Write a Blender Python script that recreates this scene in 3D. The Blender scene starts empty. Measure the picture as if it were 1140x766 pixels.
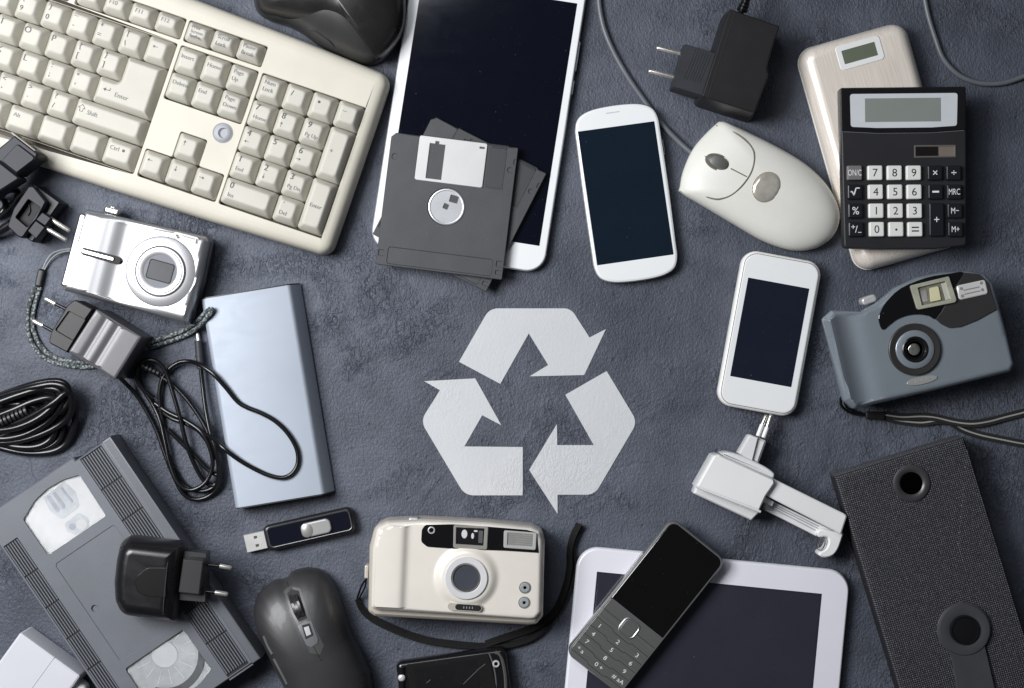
# Flat lay of old electronics on a dark plaster tabletop.
# Plan units: 1 unit = 0.64 mm, x to the right, y down, z up from the tabletop.
import bpy, bmesh, math, random
from mathutils import Vector
from mathutils.geometry import delaunay_2d_cdt
random.seed(7)
PI = math.pi
S = 0.00064
CX, CY, D = 570.0, 383.0, 1750.0
scene = bpy.context.scene
COL = scene.collection

# ------------------------------------------------------------ camera, world, lamps, exposure
cam_d = bpy.data.cameras.new('camera')
cam = bpy.data.objects.new('camera', cam_d)
COL.objects.link(cam)
cam.location = (0, 0, D * S)
cam_d.sensor_width = 36.0
cam_d.lens = 36.0 * D / 1140.0
cam_d.clip_start = 0.01
cam_d.clip_end = 50
scene.camera = cam

world = bpy.data.worlds.new('World')
scene.world = world
world.use_nodes = True
bg = world.node_tree.nodes['Background']
bg.inputs['Color'].default_value = (0.86, 0.92, 1.0, 1)
bg.inputs['Strength'].default_value = 0.055

def area_lamp(name, loc, aim, w, h, watts, col):
    d = bpy.data.lights.new(name, 'AREA')
    d.shape = 'RECTANGLE'
    d.size = w * S
    d.size_y = h * S
    d.energy = watts
    d.color = col
    o = bpy.data.objects.new(name, d)
    COL.objects.link(o)
    p = Vector((loc[0], loc[1], loc[2])) * S
    a = Vector((aim[0], aim[1], aim[2])) * S
    o.location = p
    o.rotation_euler = (a - p).to_track_quat('-Z', 'Y').to_euler()
    return o

# the window: three panes side by side with two glazing bars between them
WIN = Vector((-1120, 330, 1330))
AIM = Vector((-330, 0, 0))
def window_pane(y0, y1, width, watts_per_area):
    q = (AIM - WIN).to_track_quat('-Z', 'Y')
    c = WIN + q @ Vector((0, (y0 + y1) / 2, 0))
    o = area_lamp('window_pane', c, c + (AIM - WIN), width, y1 - y0, watts_per_area * width * (y1 - y0) * 1e-4, (0.985, 0.99, 1.0))
WATT = 0.284
window_pane(-380, 60, 780, WATT)
window_pane(76, 104, 780, WATT)
window_pane(120, 380, 780, WATT)
area_lamp('overhead_fill', (-620, 900, 1700), (-100, 0, 0), 1000, 700, 4.2, (0.90, 0.95, 1.0))

scene.view_settings.view_transform = 'Standard'
scene.view_settings.look = 'None'
scene.view_settings.exposure = 0.0
scene.view_settings.gamma = 1.0
scene.view_settings.use_curve_mapping = False
scene.render.engine = 'CYCLES'
scene.cycles.max_bounces = 8

# ------------------------------------------------------------ materials
MATS = {}

def nn(t, kind, **kw):
    n = t.nodes.new(kind)
    for k, v in kw.items():
        if k in n.inputs:
            n.inputs[k].default_value = v
        else:
            setattr(n, k, v)
    return n

def noise(t, vec, scale, detail=4, rough=0.55, dist=0.0):
    n = t.nodes.new('ShaderNodeTexNoise')
    n.inputs['Scale'].default_value = scale
    n.inputs['Detail'].default_value = detail
    n.inputs['Roughness'].default_value = rough
    n.inputs['Distortion'].default_value = dist
    t.links.new(vec, n.inputs['Vector'])
    return n.outputs['Fac']

def ramp(t, fac, stops):
    n = t.nodes.new('ShaderNodeValToRGB')
    els = n.color_ramp.elements
    while len(els) < len(stops):
        els.new(0.5)
    for e, (p, c) in zip(els, stops):
        e.position = p
        e.color = (c, c, c, 1) if not isinstance(c, tuple) else (*c, 1)
    t.links.new(fac, n.inputs['Fac'])
    return n.outputs['Color']

def math_n(t, op, a, b, clamp=False):
    n = t.nodes.new('ShaderNodeMath')
    n.operation = op
    n.use_clamp = clamp
    for i, v in enumerate((a, b)):
        if isinstance(v, (int, float)):
            n.inputs[i].default_value = v
        else:
            t.links.new(v, n.inputs[i])
    return n.outputs[0]

def mix_c(t, fac, a, b):
    n = t.nodes.new('ShaderNodeMix')
    n.data_type = 'RGBA'
    for sock, v in ((n.inputs['Factor'], fac), (n.inputs[6], a), (n.inputs[7], b)):
        if isinstance(v, (int, float)):
            sock.default_value = v
        elif isinstance(v, tuple):
            sock.default_value = (*v, 1)
        else:
            t.links.new(v, sock)
    return n.outputs[2]

def bump(t, height, strength, dist=0.001, normal=None):
    n = t.nodes.new('ShaderNodeBump')
    n.inputs['Strength'].default_value = strength
    n.inputs['Distance'].default_value = dist
    t.links.new(height, n.inputs['Height'])
    if normal is not None:
        t.links.new(normal, n.inputs['Normal'])
    return n.outputs['Normal']

def mapped(t, vec, scale, rot=0.0):
    n = t.nodes.new('ShaderNodeMapping')
    n.inputs['Scale'].default_value = scale
    n.inputs['Rotation'].default_value = (0, 0, rot)
    t.links.new(vec, n.inputs['Vector'])
    return n.outputs['Vector']

def specks(t, vec, scale, size, keep):
    v = t.nodes.new('ShaderNodeTexVoronoi')
    v.inputs['Scale'].default_value = scale
    t.links.new(vec, v.inputs['Vector'])
    near = math_n(t, 'LESS_THAN', v.outputs['Distance'], size)
    sep = t.nodes.new('ShaderNodeSeparateColor')
    t.links.new(v.outputs['Color'], sep.inputs[0])
    pick = math_n(t, 'GREATER_THAN', sep.outputs[0], 1 - keep)
    amt = math_n(t, 'MULTIPLY', near, pick)
    return math_n(t, 'MULTIPLY', amt, sep.outputs[1])

def M(name, col, rough=0.45, metal=0.0, spec=0.5, grain=None, vary=None, smudge=0.0, dust=0.0, coat=0.0,
      brushed=None, aniso=0.0, weave=None, braid=False, ior=1.5, trans=0.0):
    if name in MATS:
        return MATS[name]
    m = bpy.data.materials.new(name)
    m.use_nodes = True
    t = m.node_tree
    p = t.nodes['Principled BSDF']
    tc = t.nodes.new('ShaderNodeTexCoord').outputs['Object']
    p.inputs['Roughness'].default_value = rough
    p.inputs['Metallic'].default_value = metal
    p.inputs['Specular IOR Level'].default_value = spec
    p.inputs['Coat Weight'].default_value = coat
    p.inputs['Coat Roughness'].default_value = 0.05
    p.inputs['IOR'].default_value = ior
    p.inputs['Transmission Weight'].default_value = trans
    c = None
    v_amt, v_scale = vary or (0.06, 35)
    f = noise(t, tc, v_scale, 5, 0.6)
    lo = tuple(x * (1 - v_amt) for x in col)
    hi = tuple(min(1, x * (1 + v_amt)) for x in col)
    c = mix_c(t, ramp(t, f, [(0.3, 0.0), (0.7, 1.0)]), lo, hi)
    norm = None
    if brushed:
        vec = mapped(t, tc, brushed)
        b = noise(t, vec, 1.0, 4, 0.6)
        c = mix_c(t, ramp(t, b, [(0.3, 0.0), (0.7, 1.0)]), tuple(x * 0.82 for x in col), tuple(min(1, x * 1.1) for x in col))
        norm = bump(t, b, 0.12, 0.0002)
    if weave:
        sc, dark, light = weave
        wx = t.nodes.new('ShaderNodeTexWave'); wx.bands_direction = 'X'
        wy = t.nodes.new('ShaderNodeTexWave'); wy.bands_direction = 'Y'
        for w_ in (wx, wy):
            w_.inputs['Scale'].default_value = sc
            w_.inputs['Distortion'].default_value = 1.2
            w_.inputs['Detail'].default_value = 2
            w_.inputs['Detail Scale'].default_value = 2.0
            t.links.new(tc, w_.inputs['Vector'])
        hgt = math_n(t, 'MULTIPLY', wx.outputs['Fac'], wy.outputs['Fac'])
        fib = noise(t, tc, 900, 3, 0.7)
        amt = math_n(t, 'MULTIPLY', hgt, ramp(t, fib, [(0.35, 0.15), (0.65, 1.0)]))
        c = mix_c(t, amt, dark, light)
        norm = bump(t, hgt, 0.8, 0.0006)
    if braid:
        w_ = t.nodes.new('ShaderNodeTexVoronoi')
        w_.inputs['Scale'].default_value = 620
        t.links.new(tc, w_.inputs['Vector'])
        c = mix_c(t, ramp(t, w_.outputs['Distance'], [(0.2, 0.0), (0.6, 1.0)]), tuple(min(1, x * 1.7) for x in col), tuple(x * 0.25 for x in col))
        norm = bump(t, w_.outputs['Distance'], 0.9, 0.0006)
    if dust:
        s1 = specks(t, tc, 260, 0.06, 0.10 * dust)
        s2 = specks(t, tc, 800, 0.11, 0.07 * dust)
        amt = math_n(t, 'ADD', s1, math_n(t, 'MULTIPLY', s2, 0.6), True)
        c = mix_c(t, math_n(t, 'MULTIPLY', amt, 0.55), c, (0.45, 0.5, 0.52))
    t.links.new(c, p.inputs['Base Color'])
    if smudge:
        sm = noise(t, mapped(t, tc, (1, 1.6, 1), 0.6), 45, 6, 0.65, 0.8)
        t.links.new(ramp(t, sm, [(0.35, max(0.02, rough - smudge)), (0.7, rough + smudge)]), p.inputs['Roughness'])
    if grain:
        g = noise(t, tc, grain[0], 3, 0.6)
        norm = bump(t, g, grain[1], 0.0004, norm)
    if norm is not None:
        t.links.new(norm, p.inputs['Normal'])
    MATS[name] = m
    return m

def plaster(name, paint=None):
    m = bpy.data.materials.new(name)
    m.use_nodes = True
    t = m.node_tree
    p = t.nodes['Principled BSDF']
    geo = t.nodes.new('ShaderNodeNewGeometry').outputs['Position']
    big = noise(t, geo, 5.0, 4, 0.6, 0.6)
    mid = noise(t, geo, 28.0, 8, 0.62, 0.4)
    fine = noise(t, geo, 420.0, 5, 0.62, 0.3)
    # patches where the plaster was dragged rough
    patch = ramp(t, noise(t, geo, 9.0, 5, 0.6, 1.0), [(0.52, 0.0), (0.64, 1.0)])
    drag = noise(t, mapped(t, geo, (1.35, 0.8, 1), 0.5), 170.0, 6, 0.55, 1.6)
    ridge = ramp(t, drag, [(0.42, 0.0), (0.50, 0.8), (0.56, 1.0), (0.70, 0.35)])
    ridge = math_n(t, 'MULTIPLY', ridge, patch)
    lump = noise(t, mapped(t, geo, (1.2, 0.7, 1), 0.35), 95.0, 6, 0.6, 0.6)
    pit = t.nodes.new('ShaderNodeTexVoronoi')
    pit.inputs['Scale'].default_value = 150
    t.links.new(geo, pit.inputs['Vector'])
    sep = t.nodes.new('ShaderNodeSeparateColor')
    t.links.new(pit.outputs['Color'], sep.inputs[0])
    pits = math_n(t, 'MULTIPLY', ramp(t, pit.outputs['Distance'], [(0.08, 1.0), (0.24, 0.0)]),
                  math_n(t, 'GREATER_THAN', sep.outputs[0], 0.86))
    # long thin trowel scratches
    warp = t.nodes.new('ShaderNodeTexVoronoi')
    warp.feature = 'DISTANCE_TO_EDGE'
    warp.inputs['Scale'].default_value = 9.0
    nvec = t.nodes.new('ShaderNodeTexNoise')
    nvec.inputs['Scale'].default_value = 30
    nvec.inputs['Detail'].default_value = 5
    t.links.new(geo, nvec.inputs['Vector'])
    add = t.nodes.new('ShaderNodeVectorMath'); add.operation = 'MULTIPLY_ADD'
    t.links.new(nvec.outputs['Color'], add.inputs[0])
    add.inputs[1].default_value = (0.05, 0.05, 0.0)
    t.links.new(geo, add.inputs[2])
    t.links.new(add.outputs[0], warp.inputs['Vector'])
    crack = ramp(t, warp.outputs['Distance'], [(0.0, 1.0), (0.012, 0.0)])
    crack = math_n(t, 'MULTIPLY', crack, ramp(t, noise(t, geo, 14, 3), [(0.5, 0.0), (0.62, 1.0)]))
    grit = noise(t, mapped(t, geo, (1.3, 0.75, 1), 0.4), 560.0, 3, 0.55, 0.4)
    h = math_n(t, 'MULTIPLY', lump, 0.34)
    h = math_n(t, 'ADD', h, math_n(t, 'MULTIPLY', fine, 0.36))
    h = math_n(t, 'ADD', h, math_n(t, 'MULTIPLY', grit, 0.42))
    h = math_n(t, 'ADD', h, math_n(t, 'MULTIPLY', ridge, 0.72))
    h = math_n(t, 'SUBTRACT', h, math_n(t, 'MULTIPLY', pits, 0.22))
    h = math_n(t, 'SUBTRACT', h, math_n(t, 'MULTIPLY', crack, 0.16))
    if paint is None:
        tone = math_n(t, 'ADD', math_n(t, 'MULTIPLY', big, 0.55), math_n(t, 'MULTIPLY', mid, 0.45))
        c = mix_c(t, ramp(t, tone, [(0.36, 0.0), (0.64, 1.0)]), (0.044, 0.050, 0.068), (0.102, 0.114, 0.149))
        c = mix_c(t, math_n(t, 'MULTIPLY', ridge, 0.35), c, (0.13, 0.14, 0.17))
        c = mix_c(t, math_n(t, 'MULTIPLY', math_n(t, 'ADD', math_n(t, 'MULTIPLY', pits, 0.7), math_n(t, 'MULTIPLY', crack, 0.25), True), 0.5), c, (0.03, 0.032, 0.04))
        p.inputs['Roughness'].default_value = 0.50
        p.inputs['Specular IOR Level'].default_value = 0.38
        t.links.new(bump(t, h, 1.0, 0.0016), p.inputs['Normal'])
    else:
        c = mix_c(t, ramp(t, mid, [(0.3, 0.0), (0.7, 1.0)]), tuple(x * 0.95 for x in paint), paint)
        p.inputs['Roughness'].default_value = 0.7
        t.links.new(bump(t, h, 0.35, 0.0010), p.inputs['Normal'])
    t.links.new(c, p.inputs['Base Color'])
    return m

# ------------------------------------------------------------ outline generators: gen(d) = outline moved inwards by d
def rr(w, h, r, x=0.0, y=0.0, n=6, keep=False, rot=0.0):
    def gen(d=0.0):
        ww, hh = w / 2 - d, h / 2 - d
        q = r if keep else max(r - d, 0.05)
        q = min(q, ww * 0.98, hh * 0.98)
        out = []
        for cx, cy, a0 in ((ww - q, hh - q, 0), (-ww + q, hh - q, 90), (-ww + q, -hh + q, 180), (ww - q, -hh + q, 270)):
            for i in range(n + 1):
                a = math.radians(a0 + 90.0 * i / n)
                out.append((cx + q * math.cos(a), cy + q * math.sin(a)))
        c, s = math.cos(rot), math.sin(rot)
        return [(x + px * c - py * s, y + px * s + py * c) for px, py in out]
    return gen

def ell(rx, ry=None, x=0.0, y=0.0, n=40, rot=0.0):
    ry = rx if ry is None else ry
    def gen(d=0.0):
        c, s = math.cos(rot), math.sin(rot)
        out = []
        for i in range(n):
            a = 2 * PI * i / n
            px, py = max(rx - d, 0.01) * math.cos(a), max(ry - d, 0.01) * math.sin(a)
            out.append((x + px * c - py * s, y + px * s + py * c))
        return out
    return gen

def area2(p):
    return sum(p[i][0] * p[(i + 1) % len(p)][1] - p[(i + 1) % len(p)][0] * p[i][1] for i in range(len(p)))

def in_poly(x, y, poly):
    c = False
    for i in range(len(poly)):
        x1, y1 = poly[i][0], poly[i][1]
        x2, y2 = poly[i - 1][0], poly[i - 1][1]
        if (y1 > y) != (y2 > y) and x < (x2 - x1) * (y - y1) / (y2 - y1) + x1:
            c = not c
    return c

def inset(pts, d):
    if abs(d) < 1e-9:
        return [(p[0], p[1]) for p in pts]
    sg = 1.0 if area2(pts) > 0 else -1.0
    n = len(pts)
    out = []
    for i in range(n):
        a, b, c = Vector(pts[i - 1][:2]), Vector(pts[i][:2]), Vector(pts[(i + 1) % n][:2])
        e1, e2 = b - a, c - b
        if e1.length < 1e-9: e1 = e2
        if e2.length < 1e-9: e2 = e1
        n1 = Vector((-e1.y, e1.x)).normalized() * sg
        n2 = Vector((-e2.y, e2.x)).normalized() * sg
        m = n1 + n2
        if m.length < 1e-6:
            m = n1.copy()
        m.normalize()
        k = max(m.dot(n1), 0.35)
        q = b + m * (d / k)
        out.append((q.x, q.y))
    return out

def fpoly(pts, n=6):
    """polygon with a fillet radius per corner: (x, y) or (x, y, r)"""
    def gen(d=0.0):
        q = inset(pts, d)
        sg = 1.0 if area2(pts) > 0 else -1.0
        out = []
        k = len(pts)
        for i in range(k):
            r = pts[i][2] if len(pts[i]) > 2 else 0.0
            b = Vector(q[i])
            if r <= 0:
                out.append((b.x, b.y))
                continue
            a, c = Vector(q[i - 1]), Vector(q[(i + 1) % k])
            e1, e2 = (a - b), (c - b)
            cr = -(e1.x * e2.y - e1.y * e2.x) * sg
            rr_ = max(r - d, 0.05) if cr > 0 else r + d
            l1, l2 = e1.length, e2.length
            e1.normalize(); e2.normalize()
            ang = e1.angle(e2)
            tl = min(rr_ / max(math.tan(ang / 2), 1e-3), l1 * 0.49, l2 * 0.49)
            p1, p2 = b + e1 * tl, b + e2 * tl
            # circular-looking corner from a rational quadratic
            w = math.sin(ang / 2)
            for j in range(n + 1):
                u = j / n
                den = (1 - u) ** 2 + 2 * w * u * (1 - u) + u * u
                v = (p1 * (1 - u) ** 2 + b * (2 * w * u * (1 - u)) + p2 * u * u) / den
                out.append((v.x, v.y))
        return out
    return gen

def cr_pts(pts, closed, per=6):
    n = len(pts)
    vs = [Vector(p) for p in pts]
    out = []
    segs = n if closed else n - 1
    for i in range(segs):
        p1, p2 = vs[i], vs[(i + 1) % n]
        p0 = vs[i - 1] if (closed or i > 0) else p1 * 2 - p2
        p3 = vs[(i + 2) % n] if (closed or i + 2 < n) else p2 * 2 - p1
        for j in range(per):
            t = j / per
            out.append(0.5 * ((2 * p1) + (p2 - p0) * t + (2 * p0 - 5 * p1 + 4 * p2 - p3) * t * t + (3 * p1 - p0 - 3 * p2 + p3) * t ** 3))
    if not closed:
        out.append(vs[-1])
    return out

def spl(pts, per=5):
    base = [(v.x, v.y) for v in cr_pts([(p[0], p[1], 0) for p in pts], True, per)]
    return lambda d=0.0: inset(base, d)

def rnd(z0, z1, rx, rz=None, n=4, d0=0.0):
    """side from z0 up to a rounded top edge that ends at z1"""
    rz = rx if rz is None else rz
    out = [(d0, z0)]
    for i in range(n + 1):
        a = PI / 2 * i / n
        out.append((d0 + rx * (1 - math.cos(a)), z1 - rz + rz * math.sin(a)))
    return out

def pill(z0, z1, r, n=4):
    """rounded at the bottom and at the top"""
    out = []
    for i in range(n + 1):
        a = PI / 2 * i / n
        out.append((r * (1 - math.sin(a)), z0 + r * (1 - math.cos(a))))
    for i in range(n + 1):
        a = PI / 2 * i / n
        out.append((r * (1 - math.cos(a)), z1 - r + r * math.sin(a)))
    return out

# ------------------------------------------------------------ things and parts
class Thing:
    def __init__(s, name, label, cat, px, py, ang=0.0, h=0.0, base=0.0, group=None):
        s.k = (D - h) / D
        s.h, s.base = h, base
        s.w = (CX + (px - CX) * s.k, CY + (py - CY) * s.k)
        a = math.radians(ang)
        s.u = (math.cos(a), math.sin(a))
        s.v = (-math.sin(a), math.cos(a))
        o = bpy.data.objects.new(name, None)
        o.empty_display_size = 0.01
        o.location = ((s.w[0] - CX) * S, -(s.w[1] - CY) * S, base * S)
        o.rotation_euler = (0, 0, -a)
        o['label'] = label
        o['category'] = cat
        if group:
            o['group'] = group
        COL.objects.link(o)
        s.o = o
    def A(s, px, py, z=None):
        """plan position of a point seen at (px, py) when it lies at height z"""
        q = (D - (s.h if z is None else z)) / D
        dx, dy = CX + (px - CX) * q - s.w[0], CY + (py - CY) * q - s.w[1]
        return ((dx * s.u[0] + dy * s.u[1]) / s.k, (dx * s.v[0] + dy * s.v[1]) / s.k)
    def AP(s, pts, z=None):
        return [(*s.A(p[0], p[1], z), *p[2:]) for p in pts]
    def path(s, pts, z=None):
        return [(*s.A(p[0], p[1], p[2]), p[2]) for p in pts]

GLYPH = {}
def glyphs(txt):
    if txt not in GLYPH:
        cu = bpy.data.curves.new('glyph', 'FONT')
        cu.body = txt
        cu.size = 1.0
        cu.resolution_u = 3
        cu.offset = 0.0
        ob = bpy.data.objects.new('glyph', cu)
        me = bpy.data.meshes.new_from_object(ob)
        vs = [(v.co.x, v.co.y) for v in me.vertices]
        fs = [tuple(p.vertices) for p in me.polygons]
        bpy.data.objects.remove(ob)
        bpy.data.curves.remove(cu)
        bpy.data.meshes.remove(me)
        GLYPH[txt] = (vs, fs)
    return GLYPH[txt]

class MB:
    def __init__(s):
        s.bm = bmesh.new()
        s.mi = 0
        s.flat = False
    def face(s, vs):
        try:
            f = s.bm.faces.new(vs)
            f.material_index = s.mi
            f.smooth = True
            return f
        except ValueError:
            return None
    def ring(s, pts, z):
        return [s.bm.verts.new((p[0], p[1], z(p[0], p[1]) if callable(z) else z)) for p in pts]
    def bridge(s, a, b):
        n = len(a)
        for i in range(n):
            s.face([a[i], a[(i + 1) % n], b[(i + 1) % n], b[i]])
    def loft(s, gen, prof, cb=True, ct=True):
        rings = [s.ring(gen(d), z) for d, z in prof]
        for a, b in zip(rings, rings[1:]):
            s.bridge(a, b)
        if cb: s.face(rings[0][::-1])
        if ct:
            f = s.face(rings[-1])
            if f: f.smooth = False
        return rings
    def sheet(s, pts, z):
        return s.face(s.ring(pts() if callable(pts) else pts, z))
    def plate(s, gen, prof, holes, zf, floor=False):
        rings = s.loft(gen, prof, True, False)
        z1 = prof[-1][1]
        tops = []
        for hgen in holes:
            hp = hgen() if callable(hgen) else hgen
            a = s.ring(hp, z1)
            hp2 = hgen(0.5) if callable(hgen) else hp
            b0 = s.ring(hp2, z1 - 0.5) if callable(hgen) else None
            b = s.ring(hp2, zf)
            if b0:
                s.bridge(a, b0); s.bridge(b0, b)
            else:
                s.bridge(a, b)
            if floor: s.face(b)
            tops.append(a)
        seq = [rings[-1]] + tops
        co, eds = [], []
        flat = []
        for r in seq:
            b0 = len(co)
            for i, v in enumerate(r):
                co.append(Vector((v.co.x, v.co.y)))
                flat.append(v)
                eds.append((b0 + i, b0 + (i + 1) % len(r)))
        vc, ve, vf, ov, oe, of = delaunay_2d_cdt(co, eds, [], 0, 1e-7)
        back = [flat[o[0]] if o else None for o in ov]
        polys = [[(v.co.x, v.co.y) for v in r] for r in seq]
        for f in vf:
            cx = sum(vc[i].x for i in f) / len(f); cy = sum(vc[i].y for i in f) / len(f)
            if not in_poly(cx, cy, polys[0]) or any(in_poly(cx, cy, p) for p in polys[1:]): continue
            q = [back[i] for i in f]
            if None in q: continue
            ff = s.face(q)
            if ff: ff.smooth = False
    def cap(s, gen, prof, zf, center=None, n=10, cb=True, grid=None):
        """sides by profile, then a top surface following zf(x, y)"""
        rings = [s.ring(gen(d), z) for d, z in prof]
        edge = gen(prof[-1][0])
        for a, b in zip(rings, rings[1:]):
            s.bridge(a, b)
        if cb: s.face(rings[0][::-1])
        if grid:
            poly = inset(edge, grid * 0.45)
            xs, ys = [p[0] for p in edge], [p[1] for p in edge]
            co = [Vector((p[0], p[1])) for p in edge]
            m = len(co)
            eds = [(k, (k + 1) % m) for k in range(m)]
            y = min(ys)
            while y < max(ys):
                x = min(xs)
                while x < max(xs):
                    if in_poly(x, y, poly): co.append(Vector((x, y)))
                    x += grid
                y += grid
            vc, ve, vf, ov, oe, of = delaunay_2d_cdt(co, eds, [], 0, 1e-7)
            vs = []
            for k, v in enumerate(vc):
                o = ov[k][0] if ov[k] else -1
                vs.append(rings[-1][o] if 0 <= o < m else s.bm.verts.new((v.x, v.y, zf(v.x, v.y))))
            for f in vf:
                cx = sum(vc[k].x for k in f) / len(f); cy = sum(vc[k].y for k in f) / len(f)
                if in_poly(cx, cy, edge): s.face([vs[k] for k in f])
            return
        if center is None:
            center = (sum(p[0] for p in edge) / len(edge), sum(p[1] for p in edge) / len(edge))
        first = len(rings) - 1
        for i in range(1, n):
            t = 1 - i / n
            rings.append(s.ring([(center[0] + (p[0] - center[0]) * t, center[1] + (p[1] - center[1]) * t) for p in edge], zf))
        for a, b in zip(rings[first:], rings[first + 1:]):
            s.bridge(a, b)
        c = s.bm.verts.new((center[0], center[1], zf(*center)))
        r = rings[-1]
        for i in range(len(r)):
            s.face([r[i], r[(i + 1) % len(r)], c])
    def box(s, x, y, w, h, z0, z1, bev=0.6, rot=0.0, r=None):
        s.loft(rr(w, h, max(bev, 0.3) if r is None else r, x, y, 3, rot=rot), rnd(z0, z1, bev, n=3))
    def tube(s, pts, r, per=6, n=10, smooth=True, closed=False, taper=None):
        ps = cr_pts(pts, closed, per) if smooth else [Vector(p) for p in pts]
        m = len(ps)
        rings = []
        up = None
        for i, p in enumerate(ps):
            t = (ps[(i + 1) % m] - ps[i - 1]) if (closed or 0 < i < m - 1) else (ps[min(i + 1, m - 1)] - ps[max(i - 1, 0)])
            if t.length < 1e-9: t = Vector((1, 0, 0))
            t.normalize()
            if up is None:
                up = Vector((0, 0, 1)) if abs(t.z) < 0.9 else Vector((1, 0, 0))
            up = (up - t * up.dot(t))
            if up.length < 1e-6: up = t.orthogonal()
            up.normalize()
            side = t.cross(up)
            q = r if taper is None else r * taper(i / (m - 1))
            rings.append([s.bm.verts.new(p + (side * math.cos(2 * PI * j / n) + up * math.sin(2 * PI * j / n)) * q) for j in range(n)])
        for a, b in zip(rings, rings[1:]):
            s.bridge(a, b)
        if closed:
            s.bridge(rings[-1], rings[0])
        else:
            s.face(rings[0][::-1]); s.face(rings[-1])
    def strap(s, pts, w, t, tilt=0.0, per=6):
        """flat band: w across, t thick; tilt 0 lies flat, 90 stands on its edge (number or list per control point)"""
        ps = cr_pts(pts, False, per)
        m = len(ps)
        k = len(pts)
        rings = []
        for i, p in enumerate(ps):
            tg = (ps[min(i + 1, m - 1)] - ps[max(i - 1, 0)]).normalized()
            nr = Vector((-tg.y, tg.x, 0))
            if nr.length < 1e-6: nr = Vector((1, 0, 0))
            nr.normalize()
            up = tg.cross(nr) * -1
            if up.z < 0: up = -up
            if isinstance(tilt, (list, tuple)):
                f = i / (m - 1) * (k - 1)
                j = min(int(f), k - 2)
                a = tilt[j] + (tilt[j + 1] - tilt[j]) * (f - j)
            else:
                a = tilt
            a = math.radians(a)
            ww = nr * math.cos(a) + up * math.sin(a)
            tt = up * math.cos(a) - nr * math.sin(a)
            rings.append([s.bm.verts.new(p + ww * (w / 2 * sx) + tt * (t / 2 * sy)) for sx, sy in ((-1, -1), (1, -1), (1, 1), (-1, 1))])
        for a, b in zip(rings, rings[1:]):
            s.bridge(a, b)
        s.face(rings[0][::-1]); s.face(rings[-1])
    def bar(s, p0, p1, w, h, bev=0.5):
        """rectangular bar between two points, w across and h tall"""
        p0, p1 = Vector(p0), Vector(p1)
        tg = (p1 - p0).normalized()
        nr = Vector((-tg.y, tg.x, 0)).normalized()
        up = nr.cross(tg)
        if up.z < 0: up = -up
        prev = None
        sec = rr(w, h, bev, n=3)()
        L = (p1 - p0).length
        secs = ((0.0, rr(w - 2 * bev, h - 2 * bev, 0.1, n=3)()), (bev, sec), (L - bev, sec), (L, rr(w - 2 * bev, h - 2 * bev, 0.1, n=3)()))
        rings = []
        for l, sc in secs:
            rings.append([s.bm.verts.new(p0 + tg * l + nr * a + up * b) for a, b in sc])
        for a, b in zip(rings, rings[1:]):
            s.bridge(a, b)
        s.face(rings[0][::-1]); s.face(rings[-1])
    def pin(s, p0, p1, r, n=12):
        """round pin with a domed tip at p1"""
        p0, p1 = Vector(p0), Vector(p1)
        t = (p1 - p0).normalized()
        ps = [p0, p1 - t * r * 0.9, p1 - t * r * 0.35, p1 - t * r * 0.08, p1]
        rs = [r, r, r * 0.8, r * 0.45, r * 0.05]
        up = Vector((0, 0, 1)) if abs(t.z) < 0.9 else Vector((1, 0, 0))
        side = t.cross(up).normalized()
        up = side.cross(t)
        rings = [[s.bm.verts.new(p + (side * math.cos(2 * PI * j / n) + up * math.sin(2 * PI * j / n)) * q) for j in range(n)] for p, q in zip(ps, rs)]
        for a, b in zip(rings, rings[1:]):
            s.bridge(a, b)
        s.face(rings[0][::-1]); s.face(rings[-1])
    def text(s, txt, x, y, z, size, al='C', sx=1.0, rot=0.0, bold=0.0):
        vs, fs = glyphs(txt)
        if not vs: return
        x0, x1 = min(v[0] for v in vs), max(v[0] for v in vs)
        y0, y1 = min(v[1] for v in vs), max(v[1] for v in vs)
        ox = (x0 + x1) / 2 if al == 'C' else x0
        oy = (y0 + y1) / 2 if al == 'C' else 0.35
        c, sn = math.cos(rot), math.sin(rot)
        for k in range(2 if bold else 1):
            nv = []
            for v in vs:
                px, py = (v[0] - ox) * size * sx + bold * (k - .5), -(v[1] - oy) * size
                px, py = x + px * c - py * sn, y + px * sn + py * c
                nv.append(s.bm.verts.new((px, py, (z(px, py) if callable(z) else z) + .04 * k)))
            for f in fs:
                s.face([nv[i] for i in f])
    def arrow(s, x, y, z, d, L=5.5):
        p = [(-.5, -.05), (.1, -.05), (.1, -.28), (.5, 0), (.1, .28), (.1, .05), (-.5, .05)]
        a = {'r': 0, 'd': 90, 'l': 180, 'u': 270}[d] * PI / 180
        s.sheet([(x + L * (q[0] * math.cos(a) - q[1] * math.sin(a)), y + L * (q[0] * math.sin(a) + q[1] * math.cos(a))) for q in p], z)
    def build(s, T, name, mats, parent=None, smooth=38, kind=None):
        k = T.k * S
        for v in s.bm.verts:
            v.co = Vector((v.co.x * k, -v.co.y * k, (v.co.z - T.base) * S))
        bmesh.ops.recalc_face_normals(s.bm, faces=s.bm.faces[:])
        lim = math.radians(smooth)
        for e in s.bm.edges:
            if len(e.link_faces) == 2 and e.calc_face_angle(0.0) > lim:
                e.smooth = False
        me = bpy.data.meshes.new(name)
        s.bm.to_mesh(me)
        s.bm.free()
        for m in (mats if isinstance(mats, (list, tuple)) else [mats]):
            me.materials.append(m)
        o = bpy.data.objects.new(name, me)
        COL.objects.link(o)
        o.parent = parent if parent is not None else T.o
        return o

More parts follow.
